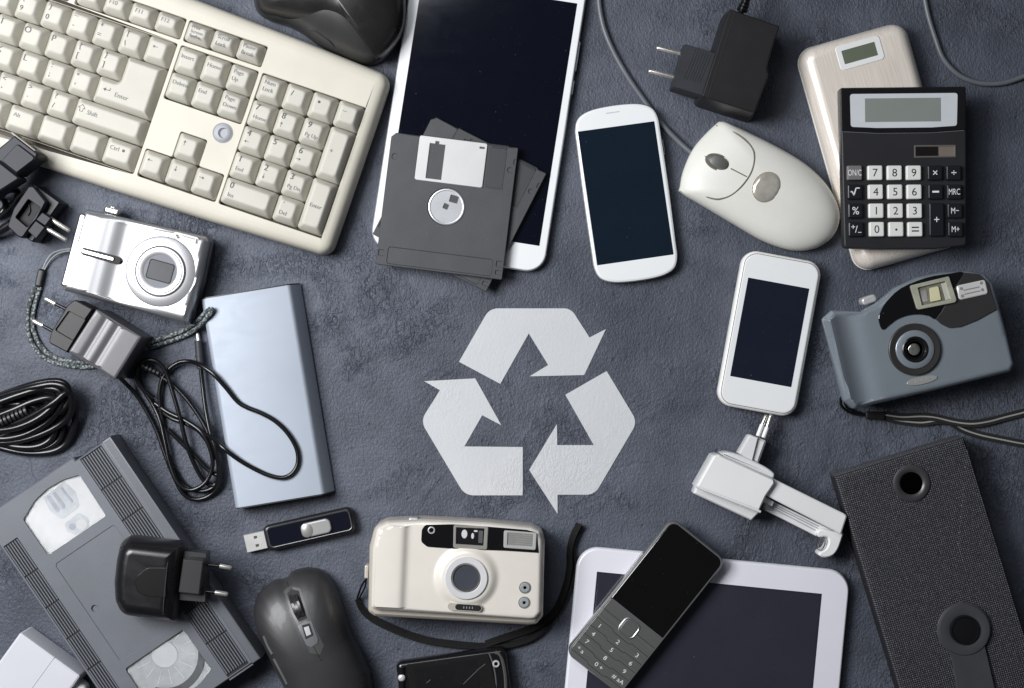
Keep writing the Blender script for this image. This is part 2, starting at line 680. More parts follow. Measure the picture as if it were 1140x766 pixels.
class Dome:
    """rounded shell over a star-shaped outline: height H in the middle, falling to the rim"""
    def __init__(s, gen, center, z0, H, e=2.4, n=96, g=None):
        s.c, s.z0, s.H, s.e, s.n, s.g = center, z0, H, e, n, g
        pts = [(p[0] - center[0], p[1] - center[1]) for p in gen()]
        s.R = []
        for i in range(n):
            a = 2 * PI * i / n
            dx, dy = math.cos(a), math.sin(a)
            best = 0.0
            for j in range(len(pts)):
                ax, ay = pts[j]; bx, by = pts[(j + 1) % len(pts)]
                ex, ey = bx - ax, by - ay
                den = dx * ey - dy * ex
                if abs(den) < 1e-9: continue
                t = (ax * ey - ay * ex) / den
                u = (ax * dy - ay * dx) / den
                if t > 0 and -1e-6 <= u <= 1 + 1e-6: best = max(best, t)
            s.R.append(best)
    def z(s, x, y):
        dx, dy = x - s.c[0], y - s.c[1]
        r = math.hypot(dx, dy)
        a = (math.atan2(dy, dx) % (2 * PI)) / (2 * PI) * s.n
        i = int(a) % s.n
        R = s.R[i] + (s.R[(i + 1) % s.n] - s.R[i]) * (a - int(a))
        q = min(r / R, 1.0)
        h = s.H * (1 - q ** s.e) ** (1 / s.e)
        if s.g: h *= s.g(x, y)
        return s.z0 + h
    def mesh(s, mb, zbot=0.5, tuck=1.5, rings=18):
        rs = []
        for d, zz in ((tuck, zbot), (0.0, s.z0)):
            rs.append([mb.bm.verts.new((s.c[0] + (s.R[i] - d) * math.cos(2 * PI * i / s.n), s.c[1] + (s.R[i] - d) * math.sin(2 * PI * i / s.n), zz)) for i in range(s.n)])
        for k in range(1, rings):
            q = math.cos(PI / 2 * k / rings)
            row = []
            for i in range(s.n):
                x, y = s.c[0] + s.R[i] * q * math.cos(2 * PI * i / s.n), s.c[1] + s.R[i] * q * math.sin(2 * PI * i / s.n)
                row.append(mb.bm.verts.new((x, y, s.z(x, y))))
            rs.append(row)
        for a, b in zip(rs, rs[1:]):
            mb.bridge(a, b)
        c = mb.bm.verts.new((s.c[0], s.c[1], s.z(*s.c)))
        for i in range(s.n):
            mb.face([rs[-1][i], rs[-1][(i + 1) % s.n], c])
        mb.face(rs[0][::-1])

# shared materials
CREAM = M('cream_plastic', (0.555, 0.525, 0.45), 0.5, spec=0.35, vary=(0.04, 30), grain=(1600, 0.10))
KEYCAP = M('keycap_plastic', (0.515, 0.496, 0.440), 0.6, spec=0.25, vary=(0.05, 40), grain=(1800, 0.08))
LEGEND = M('legend_ink', (0.075, 0.075, 0.08), 0.6)
LEGEND2 = M('faded_legend_ink', (0.16, 0.16, 0.165), 0.6)
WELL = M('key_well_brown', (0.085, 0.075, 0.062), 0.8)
WHITE = M('white_plastic', (0.82, 0.82, 0.82), 0.32, vary=(0.025, 30))
WHITE_G = M('white_glass', (0.83, 0.84, 0.85), 0.18, vary=(0.02, 20), smudge=0.08)
LILAC = M('cool_white_plastic', (0.53, 0.535, 0.58), 0.40, spec=0.3, vary=(0.03, 25))
BLK = M('black_plastic', (0.013, 0.0125, 0.0135), 0.45, spec=0.4, vary=(0.2, 60), grain=(1500, 0.12), dust=0.35)
BLK_M = M('matte_black_plastic', (0.026, 0.028, 0.034), 0.55, spec=0.4, vary=(0.15, 60), grain=(1400, 0.22), dust=0.3)
BLK_G = M('glossy_black', (0.006, 0.006, 0.008), 0.10, smudge=0.06, dust=0.8)
GAP = M('dark_gap', (0.02, 0.019, 0.018), 0.8)
GREYSEAM = M('grey_seam', (0.20, 0.19, 0.17), 0.7)
CHROME = M('chrome', (0.78, 0.77, 0.75), 0.2, metal=1.0)
NICKEL = M('nickel_pin', (0.80, 0.77, 0.71), 0.28, metal=0.85, vary=(0.12, 300))
SILVER = M('silver_paint', (0.39, 0.39, 0.405), 0.38, metal=0.8, vary=(0.04, 25))
RUBBER = M('black_cable', (0.006, 0.006, 0.007), 0.24, spec=0.45, vary=(0.2, 90))
GREYCABLE = M('grey_cable', (0.12, 0.13, 0.145), 0.42, vary=(0.1, 90))

# ------------------------------------------------------------ the surface
def flat_mesh(name, half, z, mat):
    me = bpy.data.meshes.new(name)
    me.from_pydata([(-half, -half, z), (half, -half, z), (half, half, z), (-half, half, z)], [], [(0, 1, 2, 3)])
    me.materials.append(mat)
    o = bpy.data.objects.new(name, me)
    COL.objects.link(o)
    return o
table = flat_mesh('tabletop', 1.0, 0.0, plaster('dark_plaster'))
table['kind'] = 'structure'

# ------------------------------------------------------------ recycling sign printed on the plaster
def recycling_sign():
    T = Thing('recycling_symbol', 'pale grey recycling symbol of three arrows printed on the bare tabletop', 'symbol', 589, 455, 0, 0.6)
    def q(pts):
        return [(440 + p[0] / 2.8367 - 589, 320 + p[1] / 2.8367 - 455, *[r / 2.8367 for r in p[2:]]) for p in pts]
    paint = plaster("printed_pale_paint", (0.58, 0.588, 0.605))
    a1 = [(201, 235), (298, 66, 45), (555, 66, 40), (614, 158), (666, 131), (597, 277), (424, 281), (483, 245), (422, 146), (332, 305)]
    a2 = [(537, 339), (668, 264), (765, 425, 45), (630, 655, 45), (513, 655), (513, 716), (423, 577), (511, 431), (512, 498), (627, 498)]
    a3 = [(91, 296), (253, 287), (336, 436), (275, 404), (219, 502), (403, 504), (403, 657), (220, 657, 48), (80, 422, 45), (141, 325)]
    for a in (a1, a2, a3):
        mb = MB()
        mb.loft(fpoly(q(a)), [(0, 0.15), (0.15, 0.6)], cb=False)
        mb.build(T, 'arrow', paint)
recycling_sign()

# ------------------------------------------------------------ keyboard
def keyboard():
    P = 30.3
    T = Thing('keyboard', 'cream desktop keyboard with a moon button and number pad, cut off by the frame', 'keyboard', 293, 82, 18.8, 30)
    K = lambda pts: [(p[0] * P, p[1] * P, *[r * P for r in p[2:]]) for p in pts]
    case = fpoly(K([(-14.2, -2.12), (-9, -2.04), (-3, -1.84), (1, -1.67), (4.49, -1.47, .5), (4.47, 5.60, .5), (0, 5.76), (-4, 5.84), (-9, 5.86), (-14.2, 5.86)]), 8)
    def rect(a0, b0, a1, b1):
        return fpoly(K([(a0, b0, .09), (a1, b0, .09), (a1, b1, .09), (a0, b1, .09)]), 3)
    holes = [rect(-7.42, -1.02, -3.28, -.17), rect(-11.7, -1.02, -7.62, -.17), rect(-13.9, -1.02, -11.9, -.17),
             rect(-13.9, -.05, -3.31, 5.06), rect(-3.20, -1.02, -.13, -.17), rect(-3.20, -.05, -.15, 2.05),
             fpoly(K([(-2.20, 2.96, .09), (-1.13, 2.96, .09), (-1.13, 3.96, .05), (-.13, 3.96, .09), (-.13, 5.06, .09), (-3.20, 5.06, .09), (-3.20, 3.96, .09), (-2.20, 3.96, .05)]), 3),
             rect(-.04, -.05, 4.05, 5.06)]
    mb = MB()
    mb.plate(case, [(3, 1), (0, 5), (0, 15), (0.8, 20), (2.4, 24.5), (5.5, 28), (10, 29.7), (15, 30)], holes, 17.5)
    mb.build(T, 'case', CREAM, smooth=50)
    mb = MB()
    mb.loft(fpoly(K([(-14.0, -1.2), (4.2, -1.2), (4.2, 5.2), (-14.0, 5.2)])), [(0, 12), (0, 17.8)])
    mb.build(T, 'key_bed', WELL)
    # moon button
    mb = MB()
    bx, by = -.71 * P, 2.54 * P
    mb.loft(ell(11.4, x=bx, y=by), [(0, 29), (0, 30.5), (0.9, 30.9), (1.4, 30.4)], ct=False)
    bz = mb.build(T, 'power_button', M('button_blue_grey', (0.34, 0.35, 0.375), 0.5))
    mb = MB()
    mb.loft(ell(10, x=bx, y=by), [(0, 29), (0, 31), (1.2, 32.2), (4, 32.6)])
    mb.mi = 1
    mp = []
    for i in range(17):
        a = math.radians(68 + 224 * i / 16)
        mp.append((bx + 1.2 + 5.8 * math.cos(a), by + 5.8 * math.sin(a)))
    for i in range(1, 16):
        a = math.radians(274 - 188 * i / 16)
        mp.append((bx + 3.3 + 5.2 * math.cos(a), by + 5.3 * math.sin(a)))
    mb.sheet(mp, 32.75)
    mb.build(T, 'moon_cap', [M('button_blue_grey', ()), M('moon_ink', (0.05, 0.06, 0.09), 0.5)], bz)
    # keys
    C, L = 'C', 'L'
    def key(a, b, w, h, leg=(), poly=None):
        mb = MB()
        prof = [(0.4, 18), (0.5, 29.5), (5.0, 37.2), (5.8, 38.5), (6.6, 39.2), (7.6, 39.4)]
        x0, y0 = a * P, b * P
        if poly:
            base = fpoly(K([(p[0], p[1], .1) for p in poly]), 4)
            mb.loft(base, prof)
        else:
            jx, jy = random.uniform(-.25, .25), random.uniform(-.25, .25)
            mb.loft(rr(w * P - 0.4, h * P - 0.4, 3.4, x0 + w * P / 2 + jx, y0 + h * P / 2 + jy, 4, keep=True), prof)
        for v in mb.bm.verts:
            f = (v.co.z - 18) / 21.4
            v.co.x -= 1.0 * f; v.co.y -= 1.0 * f
        x0 -= 0.8; y0 -= 0.8
        for l in leg:
            mb.mi = 1 if len(l) < 5 or l[4] == 1 else 2
            x, y = x0 + l[1] * P, y0 + l[2] * P
            if l[0].startswith('@'):
                mb.arrow(x, y, 39.5, l[0][1], l[3])
            elif l[0] == '#shift':
                s_ = l[3]
                o = [(0, -1), (.85, -.1), (.4, -.1), (.4, .7), (-.4, .7), (-.4, -.1), (-.85, -.1)]
                for i in range(7):
                    p, q = o[i], o[(i + 1) % 7]
                    mb.bar((x + p[0] * s_, y + p[1] * s_, 39.45), (x + q[0] * s_, y + q[1] * s_, 39.45), 0.6, 0.3, 0.1)
            elif l[0] == '#enter':
                mb.arrow(x, y, 39.5, 'l', 8)
                mb.sheet([(x + 3.4, y - 3), (x + 4.2, y - 3), (x + 4.2, y + .4), (x + 3.4, y + .4)], 39.53)
            elif l[0] == '#dot':
                mb.sheet(ell(l[3], x=x, y=y, n=14)(), 39.5)
            else:
                mb.text(l[0], x, y, 39.5, l[3], 'L' if len(l) > 5 else 'C', bold=.4)
        mb.build(T, 'key', [KEYCAP, LEGEND, LEGEND2])
    # small words sit left-aligned: (text, x, y, size, ink, left)
    def word(t, x, y, s=6.6, ink=2): return (t, x + .05, y + .02, s, ink, 1)
    def one(t): return [(t, .30, .30, 10, 1)]
    def two(t, b): return [(t, .31, .26, 8.4, 1), (b, .31, .62, 8.4, 1)]
    rows = [
        (0, -4.36, [[('@l', .40, .40, 6)], two('|', '\\'), two('+', '='), two('\u2013', '-'), two(')', '0'), two('(', '9'), two('*', '8'), two('&', '7'), two('^', '6'), two('%', '5')]),
        (1, -5.86, [two('}', ']'), two('{', '['), one('P'), one('O'), one('I'), one('U'), one('Y'), one('T')]),
        (2, -6.61, [two('"', "'"), two(':', ';'), one('L'), one('K'), one('J'), one('H'), one('G')]),
        (3, -7.11, [two('?', '/'), two('>', '.'), two('<', ','), one('M'), one('N'), one('B'), one('V')])]
    for b, a, legs in rows:
        for i, lg in enumerate(legs):
            key(a - i, b, 1, 1, lg)
    key(-4.86, 1, 1.5, 2, [('#enter', -.28, 1.46, 0), word('Enter', .02, 1.5, 7.2)],
        [(-4.86, 1), (-3.36, 1), (-3.36, 3), (-5.61, 3), (-5.61, 2), (-4.86, 2)])
    key(-6.11, 3, 2.75, 1, [('#shift', .33, .40, 4.6), word('Shift', .52, .44, 7)])
    key(-4.61, 4, 1.25, 1, [word('Ctrl', .22, .36, 6.6), ('#dot', .78, .38, 1.7)])
    key(-5.86, 4, 1.25, 1)
    key(-7.11, 4, 1.25, 1)
    key(-8.36, 4, 1.25, 1, [word('Alt', .24, .36, 6.6)])
    key(-13.86, 4, 5.5, 1)
    for i, t in enumerate(['F12', 'F11', 'F10', 'F9']):
        key(-4.34 - i, -.97, 1, .76, [word(t, .22, .30, 6.6)])
    for i, t in enumerate(['F8', 'F7', 'F6', 'F5']):
        key(-8.67 - i, -.97, 1, .76, [word(t, .22, .30, 6.6)])
    sc = [['Print', 'Screen', 'SysRq'], ['Scroll', 'Lock'], ['Pause', 'Break']]
    for i, ls in enumerate(sc):
        n = len(ls)
        key(-3.17 + i, -.97, 1, .76, [word(t, .20, (.20 + .165 * j) if n == 3 else (.24 + .25 * j), 5.2 if n == 3 else 6.2) for j, t in enumerate(ls)])
    nav = [['Insert'], ['Home'], ['Page', 'Up'], ['Delete'], ['End'], ['Page', 'Down']]
    for i, ls in enumerate(nav):
        key(-3.17 + i % 3, i // 3, 1, 1, [word(t, .18, .36 + .28 * j if len(ls) == 1 else .28 + .27 * j, 6.4) for j, t in enumerate(ls)])
    key(-2.17, 3, 1, 1, [('@u', .36, .38, 6)])
    for i, d in enumerate('ldr'):
        key(-3.17 + i, 4, 1, 1, [('@' + d, .36, .38, 6)])
    key(0, 0, 1, 1, [word('Num', .2, .28, 6.4), word('Lock', .2, .54, 6.4)])
    key(1, 0, 1, 1, [('/', .33, .38, 9, 1)])
    key(2, 0, 1, 1, [('#dot', .36, .38, 1.6)])
    key(3, 0, 1, 1, [('\u2013', .36, .40, 8, 1)])
    num = [('7', 'Home'), ('8', '@u'), ('9', 'Pg Up'), ('4', '@l'), ('5', ''), ('6', '@r'), ('1', 'End'), ('2', '@d'), ('3', 'Pg Dn')]
    for i, (d, w) in enumerate(num):
        lg = [(d, .31, .27, 9.6, 1)]
        if w.startswith('@'): lg.append((w, .31, .60, 5.6))
        elif w: lg.append(word(w, .20, .62, 6.2))
        key(i % 3, 1 + i // 3, 1, 1, lg)
    key(3, 1, 1, 2, [('+', .36, .92, 8, 2)])
    key(3, 3, 1, 2, [word('Enter', .20, 1.0, 6.4)])
    key(0, 4, 2, 1, [('0', .33, .28, 9.6, 1), word('Ins', .24, .62, 6.4)])
    key(2, 4, 1, 1, [('.', .33, .26, 9, 1), word('Del', .22, .62, 6.4)])
keyboard()

# ------------------------------------------------------------ white tablet at the top and two floppy disks on it
def slab(T, w, h, r, z1, mats, name='body', rim=None, z0=0.4, edge=2.0, gen=None):
    mb = MB()
    g = gen or rr(w, h, r, n=9)
    mb.loft(g, pill(z0, z1, min(edge, (z1 - z0) / 2.05)))
    return mb.build(T, name, mats)

def tablet_top():
    T = Thing('tablet', 'white tablet with black screen, standing upright under two floppy disks', 'tablet', 533.5, 125, 8.8, 12)
    slab(T, 197, 334, 22, 11.2, M('tablet_edge', (0.62, 0.63, 0.66), 0.3, metal=0.4), 'frame', edge=4)
    mb = MB()
    mb.loft(rr(194, 331, 20.5, n=9), [(0, 10.9), (0, 11.6), (0.9, 12.0)])
    f = mb.build(T, 'front_glass', WHITE_G)
    mb = MB()
    mb.loft(fpoly([(-85.5, -137), (89.6, -136.5), (89.2, 137), (-86, 136.8)]), [(0, 11.8), (0.2, 12.12)])
    mb.build(T, 'screen', M('tablet_screen', (0.003, 0.004, 0.009), 0.09, smudge=0.015, dust=1.1), f)
    mb = MB()
    for y0, y1 in ((-96, -62), (-52, -36)):
        mb.bar((98.6, y0, 6), (98.6, y1, 6), 2.4, 4, 0.8)
    mb.build(T, 'side_button', M('tablet_edge', ()))
    mb = MB()
    mb.loft(rr(26, 12, 6, 0, 152), [(0, 11.9), (0.6, 12.15), (1.2, 11.95)])
    mb.build(T, 'home_button', WHITE_G)
tablet_top()

FLOP = M('floppy_plastic', (0.050, 0.052, 0.058), 0.55, vary=(0.12, 45), grain=(1500, 0.30), dust=0.5)
FLOP2 = M('floppy_recess', (0.040, 0.041, 0.045), 0.6, grain=(1500, 0.3))
def floppy(label, px, py, ang, z, plate):
    T = Thing('floppy_disk', label, 'floppy disk', px, py, ang, z + 5.6, z, 'floppy disks stacked on the tablet')
    z1 = z + 5.6
    body = fpoly([(-71, -69), (-66, -74, 1), (71, -74, 1.5), (71, 74, 1.5), (-71, 74, 1.5)])
    holes = [ell(3.6, x=-64.4, y=-47.6, n=16), ell(3.3, x=64.8, y=-48.3, n=16), rr(6.5, 7, .4, -66.2, 60.5, n=2), rr(7.2, 7, .4, 65.8, 57, n=2), rr(7.2, 5, .4, 66, 66.5, n=2),
             rr(118.5, 19.5, 3, 0, 62.3, n=3), rr(100.5, 49.6, 2, 10.2, -50, n=3), ell(21.5, x=-0.2, y=1, n=40), rr(3, 6, .5, 69, -58, n=2)]
    mb = MB()
    mb.plate(body, [(0.6, z + 0.1), (0, z + 0.6), (0, z1 - 0.7), (0.6, z1)], holes, z1 - 1.0, floor=True)
    b = mb.build(T, 'shell', FLOP, smooth=30)
    mb = MB()
    mb.loft(rr(117.6, 18.6, 2.6, 0, 62.3, n=3), [(0, z1 - 1.0), (0.3, z1 - 0.25)])
    mb.sheet(ell(2.6, 1.6, -50, 69, n=12)(), z1 - 0.1); mb.sheet(ell(1.1, x=49, y=68, n=12)(), z1 - 0.1)
    mb.build(T, 'label_panel', FLOP)
    mb = MB()
    mb.plate(rr(76, 49.6, 2.4, -1.5, -49.6, n=4), [(0, z1 - 0.95), (0, z1 + 0.2), (0.4, z1 + 0.5)],
             [fpoly([(-27.6, -67.5), (-21.5, -67.5), (-21.5, -70.5), (-16.5, -70.5), (-16.5, -67.5), (-9.4, -67.5), (-9.4, -27.5), (-27.6, -27.5)]), rr(6.4, 2.8, .3, 31.2, -69, n=2)], z1 - 0.9, floor=False)
    s_ = mb.build(T, 'shutter', plate)
    mb = MB()
    mb.sheet([(-28.5, -72), (35.5, -72), (35.5, -66), (-8.5, -66), (-8.5, -26.5), (-28.5, -26.5)], z1 - 0.6)
    mb.build(T, 'read_window', FLOP, s_)
    mb = MB()
    mb.loft(rr(20, 47, 1.2, 49, -50, n=3), [(0, z1 - 1.2), (0.4, z1 - 0.55)])
    mb.tube([(42, -71.5, z1 - .3), (58, -71.5, z1 - .3)], 0.8, smooth=False, n=6)
    mb.build(T, 'shutter_track', FLOP2)
    mb = MB()
    mb.plate(ell(20.2, x=-0.2, y=1, n=48), [(0, z1 - 1.2), (0, z1 - 0.2), (0.8, z1 + 0.1), (1.8, z1 + 0.1), (2.4, z1 - .15)], [rr(10, 8.5, 1, 7, -8.6, n=3, rot=0.15), rr(6.4, 6.4, 1, -1, .6, n=3, rot=0.3)], z1 - 1.4, floor=False)
    hb = mb.build(T, 'hub', M('hub_metal', (0.55, 0.56, 0.58), 0.36, metal=0.7, vary=(0.06, 80)))
    mb = MB()
    mb.sheet(ell(13, x=1, y=-3, n=24)(), z1 - 1.1)
    mb.build(T, 'drive_slot', GAP, hb)
floppy('charcoal floppy disk turned askew, half hidden under the other disk', 511.5, 226.8, 27, 12.3, M('shutter_black', (0.045, 0.045, 0.048), 0.45))
floppy('charcoal floppy disk on top, with its silver shutter and round hub in full view', 497.5, 229.3, 7.1, 18.2, M('shutter_metal', (0.60, 0.60, 0.595), 0.42, metal=0.3, vary=(0.04, 60), grain=(1700, 0.08)))

# ------------------------------------------------------------ white smartphone
def smartphone():
    T = Thing('smartphone', 'larger white smartphone with rounded ends, below the black power adapter', 'smartphone', 697.5, 215, -7.9, 14)
    out = spl([(-47.5, -60), (-47, -78), (-42, -90), (-30, -96.5), (-12, -99), (12, -99), (30, -96.5), (42, -90), (47, -78), (47.5, -60), (48, -20), (48, 20), (47.5, 60), (47, 78), (42, 90), (30, 96.3), (12, 98.6), (-12, 98.6), (-30, 96.3), (-42, 90), (-47, 78), (-47.5, 60), (-48, 20), (-48, -20)], 4)
    mb = MB()
    mb.loft(out, [(3.5, .4), (1.2, 2), (0, 5), (0, 8.5), (0.6, 11)])
    mb.build(T, 'back_shell', M('phone_rim', (0.66, 0.66, 0.67), 0.25, metal=0.5))
    mb = MB()
    mb.loft(out, [(0.6, 10.4), (0.4, 11.6), (1.2, 13.2), (3.0, 14)])
    f = mb.build(T, 'front', WHITE_G)
    mb = MB()
    mb.loft(fpoly([(-44.6, -75.4, .8), (41.8, -75.2, .8), (42.8, 75, .8), (-43.6, 75.4, .8)]), [(0, 13.8), (0.2, 14.12)])
    mb.build(T, 'screen', M('phone_screen', (0.006, 0.013, 0.023), 0.10, smudge=0.06, dust=0.9), f)
    mb = MB()
    mb.loft(rr(16, 1.4, .6, -3, -91), [(0, 13.9), (0.1, 14.1)])
    mb.build(T, 'earpiece', M('grille_grey', (0.55, 0.55, 0.56), 0.6))
    mb = MB()
    mb.bar((48.4, -55, 7), (48.4, -38, 7), 1.6, 3, 0.5)
    mb.build(T, 'side_button', CHROME)
smartphone()

# ------------------------------------------------------------ white corded mouse
def white_mouse():
    T = Thing('computer_mouse', 'yellowed white computer mouse with a grey cord and scroll wheel', 'computer mouse', 845, 212, 0, 10)
    ab = [(803, 135), (829, 146.4), (864.3, 164.2), (895.4, 183.2), (917.6, 204.4), (930.5, 226), (933.8, 244.3), (927.5, 262), (912, 274.8), (893.2, 279.4), (873.2, 277.4), (846.5, 267.4), (817.7, 250.8), (784.4, 231), (757, 214.5), (756.6, 209), (760, 191), (770.5, 167), (785, 149.5), (798, 137.5)]
    base = T.AP(ab, 6)
    gen = spl(base, 4)
    ax = Vector((0.86, 0.51))
    c0 = T.A(860, 218, 6)
    def g(x, y):
        q = (x - c0[0]) * ax.x + (y - c0[1]) * ax.y
        return 1.0 - 0.0000 * q - 0.00002 * max(0, -q) ** 2
    dm = Dome(gen, c0, 7, 28, 2.7, 128, g)
    mb = MB()
    dm.mesh(mb, 0.5, 1.5, 22)
    mp = M('aged_white_plastic', (0.735, 0.725, 0.672), 0.38, vary=(0.05, 22), grain=(1700, 0.05))
    b = mb.build(T, 'shell', mp, smooth=60)
    def on(px, py, up=0.0):
        x, y = T.A(px, py, 30)
        for _ in range(4):
            x, y = T.A(px, py, dm.z(x, y))
        return (x, y, dm.z(x, y) + up)
    mb = MB()
    arc = [(797.5, 140), (819.9, 148.9), (835.5, 162.2), (839.8, 175.5), (835.5, 193.3), (822, 211), (806.6, 220.3), (788.8, 219.9), (757.5, 204)]
    mb.tube([on(*p, .15) for p in arc], 0.8, 8, 6)
    mb.tube([on(*p, .15) for p in ((769.5, 167.5), (786, 174.6))], 0.65, 4, 6)
    mb.tube([on(*p, .15) for p in ((813.5, 187.6), (823, 192.5), (831, 196.6))], 0.65, 4, 6)
    mb.build(T, 'button_seam', M('mouse_seam', (0.16, 0.145, 0.11), 0.7))
    # wheel
    wx, wy, wz = on(799.9, 181)
    mb = MB()
    rot = math.radians(24)
    mb.cap(ell(15.2, 9, wx, wy, 36, rot), [(0, wz - 4), (0, wz + 0.5)], lambda x, y: wz + 0.3, n=3)
    ww = mb.build(T, 'scroll_wheel', M('mouse_seam', ()))
    mb = MB()
    mb.cap(ell(13.4, 7.4, wx, wy, 36, rot), [(0, wz - 4), (0, wz + 1.0)], lambda x, y: wz + 1.0 + 4.6 * max(0.0, 1 - ((x - wx) ** 2 + (y - wy) ** 2) / 180) ** 0.7, n=6)
    mb.build(T, 'rubber_grip', M('olive_grey_rubber', (0.12, 0.125, 0.115), 0.4), ww)
    lx, ly, lz = on(853.2, 208.3)
    mb = MB()
    rot = math.radians(-58)
    mb.cap(ell(17.6, 14.8, lx, ly, 40, rot), [(0, lz - 4), (0, lz + 0.1)], lambda x, y: lz + 0.2, n=3)
    lb = mb.build(T, 'lens_badge', M('badge_rim', (0.42, 0.36, 0.27), 0.4, metal=0.4))
    mb = MB()
    mb.cap(ell(16.5, 13.7, lx, ly, 40, rot), [(0, lz - 2), (0, lz + 0.5)], lambda x, y: lz + 0.5 + 2.5 * max(0.0, 1 - ((x - lx) ** 2 + (y - ly) ** 2) / 280), n=8)
    mb.build(T, 'lens', M('pearl_lens', (0.62, 0.59, 0.52), 0.16, metal=0.35, vary=(0.28, 60), coat=0.6), lb)
    # cord
    mb = MB()
    mb.tube(T.path([(776, 175, 8), (767, 168, 6), (755, 157, 4), (738, 139, 3.2), (715, 109, 3.2), (693, 76, 3.2), (676, 42, 3.2), (668, 12, 3.2), (666.5, -20, 3.2), (672, -60, 3.2)]), 3.1, 8, 12)
    mb.build(T, 'cord', GREYCABLE)
white_mouse()

# ------------------------------------------------------------ black power adapter with a two-pin plug
def power_adapter():
    T = Thing('power_adapter', 'matte black power adapter lying on its side with two bare silver pins', 'power adapter', 826, 68, 18.5, 54)
    top = T.AP([(812.6, 9.8, 2), (868.6, 29.4, 2), (863.5, 42), (859.6, 54), (855.5, 68), (853.8, 77), (855.6, 83.5), (840, 126.3, 2.5), (781.3, 107.5, 2)])
    mb = MB()
    mb.loft(fpoly(top, 4), [(-1.0, .4), (-3.0, 2), (-2.6, 20), (0, 52.4), (0.5, 53.5), (1.4, 54)])
    mb.build(T, 'housing', BLK)
    mb = MB()
    pts = [T.A(*p) for p in ((818.5, 13), (787.6, 109.5))]
    mb.tube([(*pts[0], 53.9), (*pts[1], 53.9)], 0.5, smooth=False, n=6)
    mb.build(T, 'housing_seam', GAP)
    pl = T.AP([(761.5, 49, 3), (796, 59.5), (781.5, 106), (748, 95.8, 2)], 48)
    mb = MB()
    mb.loft(fpoly(pl, 4), [(0.5, 12), (0, 13), (0, 31)])
    mb.loft(fpoly(pl, 4), [(-0.6, 31), (-.6, 46.5), (0.2, 48)])
    for i in range(7):
        f = 0.35 + i * 0.085
        p, q = T.A(761.5 + 34.5 * f + 1, 51 + 10.5 * f, 48), T.A(748 + 33.5 * f + 2, 84 + 10 * f, 48)
        mb.tube([(*p, 48), (*q, 48)], 0.45, smooth=False, n=6)
    pg = mb.build(T, 'plug', BLK_M)
    for a, b in (((758.8, 60.2), (730.4, 53)), ((750.5, 86.2), (721.5, 78.6))):
        mb = MB()
        mb.pin((*T.A(*a, 32), 32), (*T.A(*b, 32), 32), 2.5)
        mb.build(T, 'pin', NICKEL, pg)
    mb = MB()
    for i in range(5):
        t = i * 4.2
        p = T.A(826 + 0.36 * t, 12 - 0.93 * t, 40)
        q = T.A(826 + 0.36 * (t + 2.6), 12 - .93 * (t + 2.6), 40)
        mb.tube([(*p, 40), (*q, 40)], 6.2 - i * 0.5, smooth=False, n=14)
    mb.tube(T.path([(824, 16, 40), (829, 3, 38), (833, -12, 30), (840, -36, 12), (860, -60, 4), (900, -75, 3)]), 3.6, 8, 10)
    mb.build(T, 'cord', RUBBER)
power_adapter()

# ------------------------------------------------------------ champagne power bank, calculator on it
def gold_bank():
    T = Thing('power_bank', 'champagne brushed metal power bank with a small display, partly under the calculator', 'power bank', 984.5, 161.5, -15.7, 26)
    mb = MB()
    mb.loft(rr(128, 260, 19, n=8), [(1.5, .4), (0, 1.5), (0, 5)])
    mb.build(T, 'base', M('bank_white_edge', (0.78, 0.77, 0.74), 0.3))
    mb = MB()
    prof = [(0.4, 4.5)] + rnd(5, 26, 15, 20, 9, 0.5)
    mb.loft(rr(128, 260, 19, n=8), prof)
    c = mb.build(T, 'cover', M('champagne_metal', (0.90, 0.82, 0.735), 0.32, metal=0.22, brushed=(1500, 35, 900)), smooth=60)
    mb = MB()
    mb.loft(rr(51, 27.6, 4.5, 1.5, -106), [(0, 25), (0, 26.3), (0.5, 26.7)])
    d = mb.build(T, 'display_frame', WHITE, c)
    mb = MB()
    mb.loft(rr(38.6, 15.8, .8, 1, -106), [(0, 25), (0.2, 26.9)])
    mb.build(T, 'display', M('lcd_green', (0.13, 0.155, 0.11), 0.25), c)
gold_bank()

